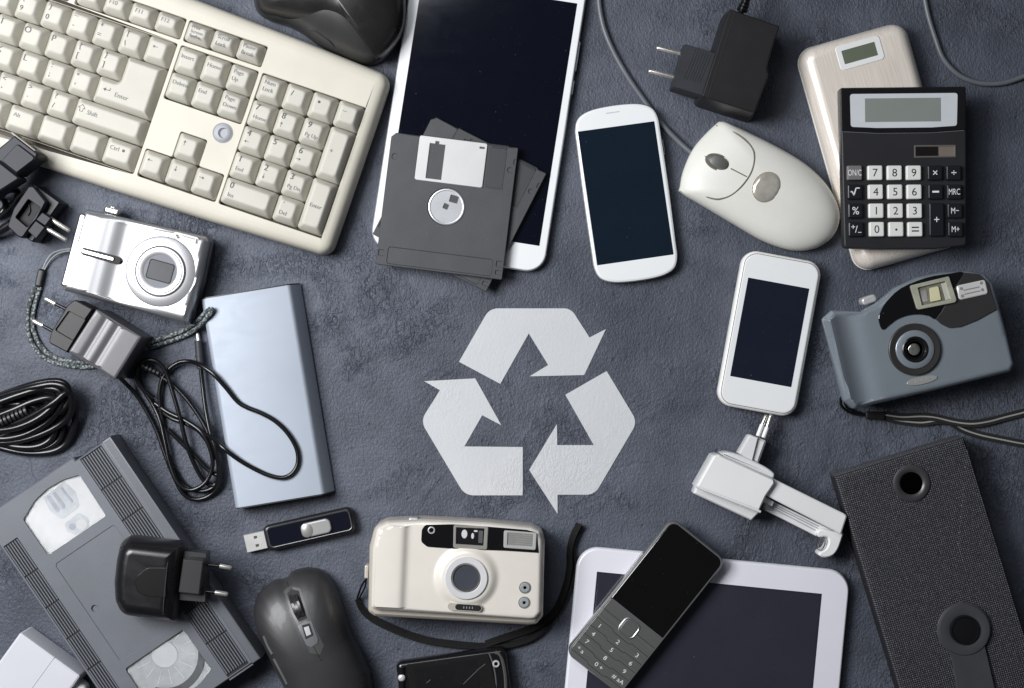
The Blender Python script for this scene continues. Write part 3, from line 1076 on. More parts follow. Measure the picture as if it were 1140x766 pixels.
def calculator():
    T = Thing('calculator', 'black desk calculator with white number keys lying on the champagne power bank', 'calculator', 1007, 187, -0.6, 44, 26.8)
    z0, z1 = 26.8, 42.0
    body = fpoly([(-70.6, -90.5, 3), (70, -90.5, 3), (68.4, 86.5, 4), (35, 90, 6), (-35, 90, 6), (-67.6, 88, 4)], 4)
    mb = MB()
    mb.loft(body, [(2, z0 + .1), (0, z0 + 1.5), (0, z1 - 1.6), (0.5, z1 - .4), (1.6, z1)])
    CB = M('calculator_body', (0.022, 0.022, 0.025), 0.42, spec=0.4, vary=(0.1, 40), grain=(1500, 0.12), dust=0.4)
    mb.build(T, 'housing', CB)
    mb = MB()
    mb.loft(fpoly([(-69.4, -89.6, 2.5), (68.8, -89.6, 2.5), (68.6, -42, 1), (30, -39.3, 8), (-30, -39.3, 8), (-69, -42, 1)], 4), [(0, z1 - .2), (0, z1 + 1.4), (0.5, z1 + 2), (1.6, z1 + 2.2)])
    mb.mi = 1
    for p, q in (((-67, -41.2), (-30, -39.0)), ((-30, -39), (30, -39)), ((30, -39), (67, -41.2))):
        mb.tube([(*p, z1 + .5), (*q, z1 + .5)], 0.45, smooth=False, n=6)  # pale line paints a highlight along the panel's lower edge
    dp = mb.build(T, 'display_panel', [M('calculator_gloss', (0.010, 0.010, 0.011), 0.10, dust=0.6), M('painted_edge_highlight', (0.16, 0.16, 0.165), 0.3)])
    mb = MB()
    mb.loft(fpoly([(-60, -83, 3), (60, -83, 3), (58.8, -46.2, 3), (30, -44.6, 8), (-30, -44.6, 8), (-59.4, -46.2, 3)], 4), [(0, z1 + 2), (0.2, z1 + 2.5)])
    mb.build(T, 'display_frame', M('cool_grey_print', (0.60, 0.62, 0.66), 0.3), dp)
    mb = MB()
    mb.loft(rr(84.6, 26.6, .6, -1.4, -64.6), [(0, z1 + 2), (0.2, z1 + 2.8)])
    mb.build(T, 'display', M('lcd_grey_green', (0.235, 0.255, 0.235), 0.2, vary=(0.05, 20)), dp)
    mb = MB()
    sx0, sy = T.A(1041.4, 168.2)
    mb.plate(rr(46.5, 14, .6, sx0, sy, n=2), [(0, z1 - .3), (0, z1 + .3), (0.3, z1 + .6)], [rr(43.5, 11, .4, sx0, sy, n=2)], z1 - .2)
    sp = mb.build(T, 'solar_panel', M('solar_rim', (0.12, 0.11, 0.10), 0.4))
    mb = MB()
    mb.loft(rr(24.6, 10.6, .2, sx0 - 9.4, sy, n=2), [(0, z1 - .1), (0.1, z1 + .2)])
    mb.loft(rr(17.4, 10.6, .2, sx0 + 12.8, sy, n=2), [(0, z1 - .1), (0.1, z1 + .2)])
    for f in mb.bm.faces:
        if f.calc_center_median().x > sx0 + 3.5: f.material_index = 1
    mb.build(T, 'solar_cell', [M('solar_dark', (0.012, 0.009, 0.009), 0.15), M('solar_brown', (0.19, 0.155, 0.135), 0.3, vary=(0.1, 50))], sp)
    CKEY = M('calc_white_key', (0.78, 0.78, 0.75), 0.36, vary=(0.03, 60))
    DKEY = M('calc_black_key', (0.012, 0.013, 0.018), 0.30)
    GKEY = M('calc_grey_key', (0.17, 0.165, 0.17), 0.5)
    WINK = M('white_ink', (0.80, 0.80, 0.80), 0.5)
    KINK = M('black_ink', (0.025, 0.025, 0.028), 0.5)
    rows = [['ON/C', '7', '8', '9', '\u00d7', '\u00f7'], ['\u221a', '4', '5', '6', '-', 'MRC'], ['%', '1', '2', '3', None, 'M\u2212'], ['+/-', '0', '.', '=', '+', 'M+']]
    xs0, xs3 = [951.4, 974.2, 995.8, 1017.2, 1040.9, 1061.7], [952.9, 976.0, 997.6, 1018.8, 1042.6, 1063.6]
    ys = [192.3, 213.5, 234.6, 255.2]
    for r, row in enumerate(rows):
        for c, t in enumerate(row):
            if t is None: continue
            px = xs0[c] + (xs3[c] - xs0[c]) * r / 3
            py = ys[r]
            h = 16.2
            if t == '+': py, h = 244.4, 37
            x, y = T.A(px, py, z1 + 4)
            mb = MB()
            white = t in '0123456789.='
            mb.loft(rr(16.4, h, 1.6, x, y, 4), [(0, z1 - .3), (0, z1 + 3.4), (0.35, z1 + 4.3), (1.3, z1 + 4.7)])
            mb.mi = 1
            zt = z1 + 4.85
            if t == 'ON/C': mb.text(t, x, y, zt, 9.6, sx=0.62)
            elif t == 'MRC': mb.text(t, x, y, zt, 9.6, sx=0.66)
            elif t in ('M\u2212', 'M+'): mb.text(t, x, y, zt, 9.6, sx=0.72)
            elif t == '+/-':
                mb.text('+', x - 3.2, y - 2.6, zt, 9); mb.text('/', x + .3, y, zt, 11); mb.text('\u2212', x + 4, y + 3.6, zt, 8)
            elif t == '.': mb.sheet(ell(1.3, x=x, y=y + .5, n=14)(), zt)
            elif t == '=':
                mb.box(x, y - 2, 8, 1.5, zt - .1, zt + .02, .01, r=.1); mb.box(x, y + 2, 8, 1.5, zt - .1, zt + .02, .01, r=.1)
            elif t == '-': mb.box(x, y, 7.5, 2.0, zt - .1, zt + .02, .01, r=.1)
            elif t == '\u221a':
                for p, q in (((-5, .5), (-3.4, -.5)), ((-3.4, -.5), (-1.4, 4)), ((-1.4, 4), (1, -4)), ((1, -4), (5, -4))):
                    mb.bar((x + p[0], y + p[1], zt), (x + q[0], y + q[1], zt), 1.3, .2, .05)
            else: mb.text(t, x, y, zt, 12.5 if white else 12)
            mb.build(T, 'key', [CKEY if white else (GKEY if t == 'ON/C' else DKEY), KINK if white else WINK])
calculator()

def loose_cable():
    T = Thing('cable', 'smooth grey cable curving in from the top right corner', 'cable', 1050, 60, 0, 2.6)
    mb = MB()
    mb.tube(T.path([(1022, -60, 2.8), (1025, -28, 2.8), (1029, -4, 2.8), (1033.5, 18, 2.8), (1041, 42, 2.8), (1050, 65, 2.8), (1066, 82.5, 2.8), (1086, 91.5, 2.8), (1108, 93.5, 2.8), (1130, 89, 2.8), (1158, 76, 2.8), (1200, 50, 2.8)]), 2.8, 8, 12)
    mb.build(T, 'sheath', GREYCABLE)
loose_cable()

# ------------------------------------------------------------ blue-grey compact film camera
def blue_camera():
    h = 52
    T = Thing('film_camera', 'blue-grey compact film camera with a black wrist strap', 'camera', 1018, 389, -13.2, h)
    q = lambda pts, z=None: T.AP([(900 + p[0] / 3.1917, 280 + p[1] / 3.1917, *p[2:]) for p in pts], z)
    outl = q([(47, 240, 5), (80, 208, 4), (180, 213), (235, 186), (300, 130), (380, 92), (460, 73), (555, 67), (622, 78, 8), (652, 112, 8), (700, 290), (727, 402, 5), (712, 428, 4), (430, 497), (158, 560, 6), (122, 530, 5), (85, 390)], 40)
    BG = M('blue_grey_paint', (0.235, 0.268, 0.305), 0.27, metal=0.2, coat=0.3, vary=(0.05, 20), dust=0.5, smudge=0.05)
    gx0 = T.A(900 + 95 / 3.19, 280 + 380 / 3.19)[0]
    def zf(x, y):
        t = x - gx0
        return h - 1.5 + 7.5 * math.exp(-(t / 11.0) ** 2) - 3.0 * math.exp(-((t - 26) / 11.0) ** 2)
    gen = fpoly(outl, 5)
    mb = MB()
    mb.cap(gen, [(11, .5), (9, 3), (6, 14), (6.2, 14.5), (5.6, 15), (0, h - 16), (0, h - 11), (1.0, h - 6), (3.0, h - 3)], lambda x, y: zf(x, y), grid=2.6)
    mb.build(T, 'body', BG, smooth=55)
    # black front panel: glossy, with a duller right end
    pan = q([(262, 277, 4), (249, 240), (256, 215), (276, 180), (330, 130), (420, 93), (500, 79), (550, 75), (520, 130), (470, 215), (450, 240), (430, 230), (400, 224), (370, 224), (340, 230), (310, 243), (285, 262)])
    mb = MB()
    mb.loft(spl(pan, 3), [(0, h - 3), (0, h + .2), (.6, h + .6)])
    fp = mb.build(T, 'front_panel', M('camera_gloss', (0.006, 0.006, 0.007), 0.12, dust=0.5))
    pan2 = q([(553, 75), (606, 80, 6), (640, 112, 6), (668, 206), (600, 244), (540, 268, 8), (500, 272, 8), (472, 258), (452, 240), (472, 215), (520, 132)])
    mb = MB()
    mb.loft(fpoly(pan2), [(0, h - 3), (0, h + .1), (.5, h + .4)])
    mb.build(T, 'side_panel', M('camera_charcoal', (0.035, 0.033, 0.034), 0.35, dust=0.3))
    # viewfinder: clear frame with an inner window
    vf = q([(358, 122, 2), (497, 88, 2), (526, 180, 3), (384, 208, 3)])
    mb = MB()
    mb.plate(fpoly(vf, 3), [(0, h - 2), (0, h + 3), (.6, h + 3.6)], [fpoly(q([(384, 128, 1), (484, 104, 1), (504, 172, 1), (400, 194, 1)]), 3)], h - 4)
    v = mb.build(T, 'viewfinder', M('finder_frame', (0.52, 0.52, 0.42), 0.14, metal=0.25, vary=(0.25, 70)))
    mb = MB()
    mb.sheet(fpoly(q([(366, 127), (494, 96), (520, 176), (390, 202)]))(), h + 1.0)
    mb.mi = 1
    mb.loft(fpoly(q([(428, 130, 2), (460, 122, 2), (470, 172, 1), (432, 180, 1)])), [(0, h + .6), (.3, h + 2.2)])
    mb.mi = 2
    mb.loft(fpoly(q([(470, 114), (486, 110), (506, 168), (486, 174)])), [(0, h + .6), (.3, h + 1.8)])
    mb.mi = 3
    mb.loft(fpoly(q([(396, 140), (418, 134), (424, 176), (404, 182)])), [(0, h + .6), (.3, h + 1.4)])
    mb.build(T, 'finder_window', [M('finder_dark', (0.20, 0.195, 0.15), 0.15, vary=(0.5, 60)), M('finder_pale', (0.66, 0.63, 0.40), 0.25), M('finder_clear', (0.62, 0.62, 0.55), 0.15, metal=0.2), M('finder_smoke', (0.34, 0.32, 0.31), 0.2, vary=(0.3, 90))], v)
    fl = q([(525, 122, 3), (626, 100, 3), (638, 150, 3), (534, 173, 3)])
    mb = MB()
    mb.loft(fpoly(fl), [(0, h - 1), (0, h + 1.2), (1, h + 1.8)])
    f = mb.build(T, 'flash', M('flash_clear', (0.72, 0.71, 0.70), 0.16, metal=0.2, vary=(0.06, 60)))
    mb = MB()
    for a, b in (((548, 138), (604, 126)), ((552, 152), (606, 140))):
        pa, pb = q([a, b])
        mb.tube([(*pa, h + 1.9), (*pb, h + 1.9)], 0.7, smooth=False, n=6)
    for c in ((541, 132), (545, 158), (612, 112), (616, 136)):
        pa = q([c])[0]
        mb.loft(ell(2.0, x=pa[0], y=pa[1], n=14), [(0, h + 1.5), (.3, h + 2.2)])
    mb.build(T, 'flash_tube', M('tube_grey', (0.45, 0.44, 0.43), 0.3, metal=0.4), f)
    # lens
    mb = MB()
    mb.loft(ell(29, n=56), [(0, h - 5), (0, h + 1.5), (1, h + 2.2), (8.2, h + 1.4)], ct=False)
    lr = mb.build(T, 'lens', M('lens_charcoal', (0.032, 0.030, 0.030), 0.4, dust=0.8))
    mb = MB()
    mb.loft(ell(21.4, n=48), [(0, h - 1), (0, h + 2.4), (.8, h + 3), (7.6, h + 3)], ct=False)
    mb.build(T, 'inner_ring', BG, lr)
    mb = MB()
    mb.loft(ell(14.6, n=40), [(0, h - 1), (0, h + 3.6), (1.2, h + 4.2), (2.4, h + 3), (5, h - 3), (13.8, h - 3)])
    mb.loft(ell(10.4, n=36), [(0, h - 5), (0, h + .6), (.6, h + 1), (1.2, h + .4)], ct=False)
    mb.build(T, 'lens_barrel', M('lens_black', (0.010, 0.010, 0.011), 0.22), lr)
    mb = MB()
    mb.cap(ell(8.6, n=32), [(0, h - 3)], lambda x, y: h - 3 + 3.4 * max(0, 1 - (x * x + y * y) / 74.0) ** .6, n=7)
    mb.build(T, 'lens_glass', M('lens_coating', (0.26, 0.25, 0.24), 0.08, metal=0.6, vary=(0.6, 140), coat=1.0), lr)
    ox, oy = q([(405, 458)])[0]
    mb = MB()
    zb = h - 1.6
    mb.loft(ell(17.5, 4.5, ox, oy, 36, math.radians(1)), [(0, zb - 2), (0, zb + .7), (.6, zb + 1.2)])
    bd = mb.build(T, 'badge', M('badge_silver', (0.55, 0.55, 0.53), 0.3, metal=0.5))
    mb = MB()
    for i in range(6):
        mb.box(ox - 7 + i * 3, oy, .9, 3.2, zb + 1.1, zb + 1.35, .1, rot=0.2 * (-1) ** i, r=.2)
    mb.build(T, 'badge_ticks', M('tube_grey', ()), bd)
    bx, by = q([(212, 172)], 26)[0]
    mb = MB()
    mb.loft(rr(17.5, 9, 4, bx, by, rot=-.12), pill(14, 33, 2.5))
    mb.build(T, 'shutter_button', M('button_silver', (0.62, 0.62, 0.61), 0.3, metal=0.4))
    # strap
    R = lambda pts: [(*q([(p[0], p[1])], p[2])[0], p[2]) for p in pts]
    mb = MB()
    mb.tube(R([(116, 520, 18), (118, 548, 12), (150, 573, 6), (200, 582, 4)]), 1.7, 6, 8)
    mb.tube(R([(128, 536, 18), (140, 556, 10), (170, 570, 5), (205, 578, 4)]), 1.4, 6, 8)
    st = mb.build(T, 'wrist_strap', RUBBER)
    mb = MB()
    a, b = R([(203, 582, 4), (272, 584, 4)])
    mb.bar(a, b, 9, 5.5, 1.5)
    mb.build(T, 'strap_slider', BLK, st)
    band = M('strap_web', (0.022, 0.022, 0.023), 0.75, weave=(520, (0.01, 0.01, 0.01), (0.05, 0.05, 0.05)))
    line = M('strap_pale_thread', (0.30, 0.29, 0.28), 0.8, grain=(900, 0.4))
    for pts in ([(268, 580, 4), (330, 588, 3), (400, 586, 3), (450, 590, 4), (520, 606, 5.5), (580, 612, 5.5), (640, 604, 4), (700, 588, 3), (770, 570, 3), (860, 540, 3)],
                [(268, 588, 2.5), (330, 602, 2), (400, 608, 2.4), (450, 602, 2.6), (500, 604, 2.6), (550, 632, 2.4), (610, 652, 2), (680, 667, 2), (770, 684, 2), (860, 694, 2)]):
        P_ = R(pts)
        mb = MB()
        mb.strap(P_, 8.6, 1.2, [0, 0, 10, 25, 20, 5, 0, 0, 0, 0], 8)
        for k in range(1):
            mb.mi = 1
            mb.strap([(p[0], p[1], p[2] + .55) for p in P_], 1.7, 0.5, [0, 0, 10, 25, 20, 5, 0, 0, 0, 0], 8)
        mb.build(T, 'strap_band', [band, line], st)
blue_camera()

# ------------------------------------------------------------ small white phone
def small_phone():
    T = Thing('smartphone', 'smaller white phone with wide bezels above and below its screen, touching the charger pins', 'smartphone', 857, 371.3, 10.4, 18)
    g = rr(90, 176, 17, n=9)
    mb = MB()
    mb.loft(g, pill(.5, 18, 4.5))
    mb.build(T, 'case', M('phone_case_white', (0.80, 0.795, 0.77), 0.35))
    mb = MB()
    mb.loft(g, [(3.4, 17.2), (3.6, 18.3), (4.6, 18.6)])
    f = mb.build(T, 'front', WHITE_G)
    mb = MB()
    for i in (0,):
        r0 = g(3.1)
        mb.tube([(p[0], p[1], 17.9) for p in r0], 0.35, smooth=False, n=5, closed=True)
    mb.build(T, 'rim_gap', GREYSEAM)
    mb = MB()
    mb.loft(rr(69.5, 111.8, .8, -.4, -1.2), [(0, 18.3), (0.2, 18.75)])
    mb.build(T, 'screen', M('small_phone_screen', (0.010, 0.013, 0.025), 0.14, smudge=0.06, dust=1.6), f)
small_phone()

# ------------------------------------------------------------ white folding charger
def white_charger():
    T = Thing('battery_charger', 'white plug-in charger with an unfolded arm and hooked end', 'charger', 850, 550, 23, 45)
    q = lambda pts, z=None: T.AP([(760 + p[0] / 4.03, 450 + p[1] / 4.03, *p[2:]) for p in pts], z)
    W = WHITE
    mb = MB()
    mb.loft(fpoly(q([(140, 230, 4), (165, 225, 4), (425, 342, 5), (375, 415), (350, 470), (345, 482), (60, 372)])), [(1, 3), (0, 5), (0, 40), (.6, 43.5), (2.2, 45)])
    b = mb.build(T, 'body', W)
    lip = q([(62, 366), (352, 482), (310, 524, 2), (48, 402, 2)], 30)
    mb = MB()
    mb.loft(fpoly(lip), [(1, 2), (0, 4), (0, 26), (.8, 29), (2, 30)])
    pa, pb = q([(62, 370), (350, 483)], 44)
    mb.tube([(*pa, 43.2), (*pb, 43.2)], 1.5, smooth=False, n=8)
    mb.build(T, 'front_lip', M('charger_pale', (0.74, 0.745, 0.75), 0.32))
    mb = MB()
    mb.loft(fpoly(q([(405, 332, 2), (722, 488, 5), (740, 500, 4), (712, 586, 2), (376, 412)], 38)), [(1, 8), (0, 10), (0, 35), (.6, 37.2), (2, 38)])
    arm = mb.build(T, 'arm', W)
    mb = MB()
    mb.loft(fpoly(q([(384, 424), (716, 586), (706, 600), (612, 572), (600, 594, 1), (368, 476), (372, 440)], 20)), [(1, 3), (0, 5), (0, 18.5), (.8, 20)])
    mb.build(T, 'rail', M('charger_pale', ()), arm)
    mb = MB()
    for off in (0, 10, 22):
        a, c = q([(392 + off * .1, 440 + off), (610 - off * .3, 548 + off)], 22)
        mb.tube([(*a, 20.3), (*c, 20.3)], 0.55, smooth=False, n=6)
    mb.build(T, 'rail_groove', M('charger_groove', (0.40, 0.41, 0.42), 0.5), arm)
    mb = MB()
    for s_ in (((376, 432), 8), ((396, 444), 6)):
        c = q([s_[0]], 30)[0]
        mb.box(c[0], c[1], s_[1], 6, 16, 29, .8)
    mb.build(T, 'latch', W, arm)
    mb = MB()
    mb.loft(spl(q([(602, 572), (630, 560), (690, 574), (722, 580), (716, 606), (700, 650), (676, 680), (640, 690), (613, 680), (616, 664), (640, 650), (654, 620), (648, 598), (612, 598)], 28), 3), [(1, 3), (0, 5), (0, 25), (.8, 27.2), (2, 28)])
    hk = mb.build(T, 'hook', W)
    mb = MB()
    c = [(*q([p], 28)[0], 27.5) for p in ((622, 600), (610, 625), (606, 650), (618, 655), (634, 640), (640, 612), (630, 606), (620, 630))]
    mb.tube(c, 0.7, 5, 6)
    mb.build(T, 'spring_contact', CHROME, hk)
    mb = MB()
    col = q([(176, 226), (190, 216), (215, 216), (260, 228), (320, 254), (375, 282), (408, 306), (413, 320), (405, 336), (380, 330), (300, 296), (220, 258)], 36)
    mb.loft(spl(col, 3), [(1, 4), (0, 6), (0, 33), (.7, 35.2), (2, 36)])
    cl = mb.build(T, 'collar', M('charger_pale', ()))
    mb = MB()
    mb.loft(fpoly(q([(304, 136, 3), (340, 150), (312, 262), (254, 222)], 34)), [(1, 6), (0, 8), (0, 32), (1, 34)])
    mb.loft(fpoly(q([(338, 149), (379, 166, 3), (342, 268), (306, 254)], 32)), [(1, 6), (0, 8), (0, 28), (2.6, 30.5)])
    pg = mb.build(T, 'plug', M('charger_pale', ()))
    for a, m_, b in (((338, 143), (357, 92), (376, 48)), ((362, 150), (379, 104), (397, 46))):
        mb = MB()
        z = 19
        A_, B_, C_ = [(*q([p], z)[0], z) for p in (a, m_, b)]
        mb.pin(B_, C_, 2.3)
        mb.mi = 1
        mb.tube([A_, B_], 2.7, smooth=False, n=12)
        mb.build(T, 'pin', [NICKEL, WHITE], pg)
white_charger()

# ------------------------------------------------------------ black woven case
def fabric_case():
    T = Thing('fabric_case', 'black woven fabric case with a metal eyelet and a buttoned strap', 'case', 1072, 700, -17, 36)
    x0, y0 = T.A(930, 530); x1, _ = T.A(1074.7, 487.4)
    FAB = M('black_weave', (0.02, 0.02, 0.021), 0.8, spec=0.25, weave=(215, (0.016, 0.016, 0.019), (0.32, 0.32, 0.36)))
    mb = MB()
    W_ = x1 - x0
    cx, L = (x0 + x1) / 2, 300
    mb.loft(rr(W_, L, 3, cx, y0 + L / 2, n=4), [(1.5, .4), (0, 3), (0, 28), (0.8, 33), (3, 35.6), (6, 36)])
    b = mb.build(T, 'body', FAB)
    # flap folded over from the right-hand side
    mb = MB()
    fx0, fy0 = T.A(1078, 586); fx1, fy1 = T.A(1093, 680)
    mb.loft(fpoly([(x1 - 2, y0 + 14), (x1 - 2, y0 + L - 4), (x1 - 46, y0 + L - 4), (x1 - 43, y0 + 112)]), [(0, 35), (.2, 36.2), (.8, 36.9)])
    mb.build(T, 'flap', FAB)
    ex, ey = T.A(1014.4, 538)
    mb = MB()
    mb.loft(ell(21, x=ex, y=ey, n=48), [(0, 35.5), (.6, 37.6), (3, 38.6), (6.5, 37.8), (8.4, 36.4), (8.6, 34)], ct=False)
    e = mb.build(T, 'eyelet', M('gunmetal', (0.085, 0.085, 0.09), 0.36, metal=0.5, vary=(0.15, 60)))
    mb = MB()
    mb.sheet(ell(13, x=ex, y=ey, n=32)(), 36.1)
    mb.build(T, 'eyelet_hole', M('hole_black', (0.001, 0.001, 0.001), 0.9, spec=0.0), e)
    bx, by = T.A(1073.4, 701, 40)
    sx, sy = T.A(1087, 770, 40)
    d = Vector((sx - bx, sy - by)).normalized()
    n_ = Vector((-d.y, d.x))
    mb = MB()
    p = []
    for i in range(29):
        a = math.radians(40 + 280 * i / 28) + math.atan2(d.y, d.x)
        p.append((bx + 30 * math.cos(a), by + 30 * math.sin(a)))
    for l, w in ((40, -20), (70, -21), (150, -22), (150, 22), (70, 21), (40, 20)):
        p.append((bx + d.x * l + n_.x * w, by + d.y * l + n_.y * w))
    mb.loft(lambda dd=0.0: inset(p, dd), [(0, 36.9), (0, 39.6), (.8, 40.4)])
    s_ = mb.build(T, 'strap', M('strap_leather', (0.052, 0.055, 0.062), 0.5, vary=(0.12, 40), grain=(900, 0.25)))
    mb = MB()
    mb.loft(ell(29, x=bx, y=by, n=48), [(0, 40), (1.2, 41.8), (8, 42.4), (12.4, 41)], ct=False)
    mb.build(T, 'washer', M('strap_leather', ()), s_)
    mb = MB()
    mb.loft(ell(16.5, x=bx, y=by, n=40), [(0, 40.6), (.4, 43.5), (1.8, 44.8), (3, 43.6)], ct=False)
    mb.cap(ell(13.6, x=bx, y=by, n=40), [(0, 42), (0, 44)], lambda x, y: 44 + 1.4 * max(0, 1 - ((x - bx) ** 2 + (y - by) ** 2) / 185.0), n=6)
    mb.build(T, 'snap_button', M('snap_gloss', (0.006, 0.006, 0.007), 0.08, coat=0.5), s_)
fabric_case()

# ------------------------------------------------------------ white tablet at the bottom, keypad phone on it
def tablet_bottom():
    T = Thing('tablet', 'white tablet with grey-blue screen at the bottom edge, under a keypad phone', 'tablet', 777, 822, 5.4, 12)
    slab(T, 305.5, 402, 24, 11.6, M('tablet_back_white', (0.74, 0.74, 0.78), 0.3), 'frame', edge=4.5)
    mb = MB()
    mb.loft(rr(302, 398.5, 22.5, n=9), [(0, 11.2), (0, 11.9), (1.0, 12.3)])
    f = mb.build(T, 'front_glass', M('tablet_lilac_white', (0.80, 0.785, 0.86), 0.22, smudge=0.06, vary=(0.02, 20)))
    mb = MB()
    mb.loft(fpoly([(-129.6, -174.4), (122.4, -173.4), (122.4, 172), (-129.6, 172)]), [(0, 12), (.2, 12.4)])
    mb.build(T, 'screen', M('tablet_grey_screen', (0.026, 0.027, 0.042), 0.16, smudge=0.06, dust=1.5, vary=(0.1, 14)), f)
    mb = MB()
    mb.loft(fpoly([(-127.4, -172), (120.4, -171.2), (120.4, 170), (-127.4, 170)]), [(0, 12.3), (.2, 12.5)])
    mb.build(T, 'screen_pane', M('tablet_grey_pane', (0.030, 0.031, 0.045), 0.16, smudge=0.06, dust=1.5, vary=(0.1, 14)), f)
tablet_bottom()

def keypad_phone():
    T = Thing('mobile_phone', 'grey metal keypad phone lying across the corner of the bottom tablet', 'mobile phone', 719.2, 675.5, 38.5, 29, 12.7)
    g = rr(78, 192, 11, n=8)
    mb = MB()
    mb.loft(g, [(4, 12.9), (1, 15), (0, 18), (0, 25), (.4, 27.4), (1.2, 28.5), (1.6, 28.6)])
    mb.build(T, 'frame', M('phone_chrome_frame', (0.34, 0.34, 0.34), 0.34, metal=0.8))
    mb = MB()
    mb.loft(fpoly([(-36.6, -93.6, 9), (36.6, -93.6, 9), (36.6, 16.2), (-36.6, 16.2)], 8), [(0, 27.6), (.3, 28.7), (1, 29.1)])
    mb.build(T, 'screen', M('keypad_phone_screen', (0.004, 0.004, 0.004), 0.09, smudge=0.04, dust=0.5))
    KM = M('brushed_grey_metal', (0.21, 0.21, 0.205), 0.36, metal=0.6, brushed=(30, 1300, 300))
    mb = MB()
    mb.loft(fpoly([(-36.6, 16.8), (36.6, 16.8), (36.6, 93.6, 9), (-36.6, 93.6, 9)], 8), [(0, 27.6), (.2, 28.4), (.7, 28.7)])
    kp = mb.build(T, 'keypad', KM)
    mb = MB()
    mb.loft(rr(22, 22, 7.5, .2, 30.5), [(0, 28.4), (.3, 29.4), (1.4, 29.8), (2.4, 29.2)], ct=False)
    dp = mb.build(T, 'navigation_key', M('phone_chrome_frame', ()))
    mb = MB()
    mb.loft(rr(17.6, 17.6, 5.5, .2, 30.5), [(0, 28.4), (.2, 29.3), (1.4, 29.6)])
    mb.build(T, 'select_key', KM, dp)
    mb = MB()
    GL = 28.75
    ln = lambda a, b: mb.tube([(*a, GL), (*b, GL)], 0.35, smooth=False, n=5)
    ln((-36, 30.5), (-11.5, 30.5)); ln((11.5, 30.5), (36, 30.5))
    for i, y in enumerate((42.5, 54.2, 65.6, 77, 88.4)):
        ln((-36, y), (-13.5, y)); ln((-13.5, y), (-10.5, y + 2)); ln((-10.5, y + 2), (10.5, y + 2)); ln((10.5, y + 2), (13.5, y)); ln((13.5, y), (36, y))
    mb.build(T, 'key_groove', M('key_groove_dark', (0.03, 0.03, 0.03), 0.6), kp)
    mb = MB()
    PI_ = M('pale_print', (0.78, 0.78, 0.76), 0.5)
    rows = ['123', '456', '789', '*0#']
    for r, row in enumerate(rows):
        for c, t in enumerate(row):
            x, y = (-27, 0, 26)[c], 48.6 + r * 11.4 + (1.5 if c == 1 else 0)
            t2 = {'*': '* a', '0': '0 +', '#': '# aA'}.get(t, t)
            mb.text(t2, x, y, 28.9, 6.8, sx=1.15)
    mb.build(T, 'key_print', PI_, kp)
    mb = MB()
    mb.bar((-39.2, -45, 22), (-39.2, -22, 22), 1.6, 5, .5)
    mb.build(T, 'side_button', M('phone_chrome_frame', ()))
keypad_phone()

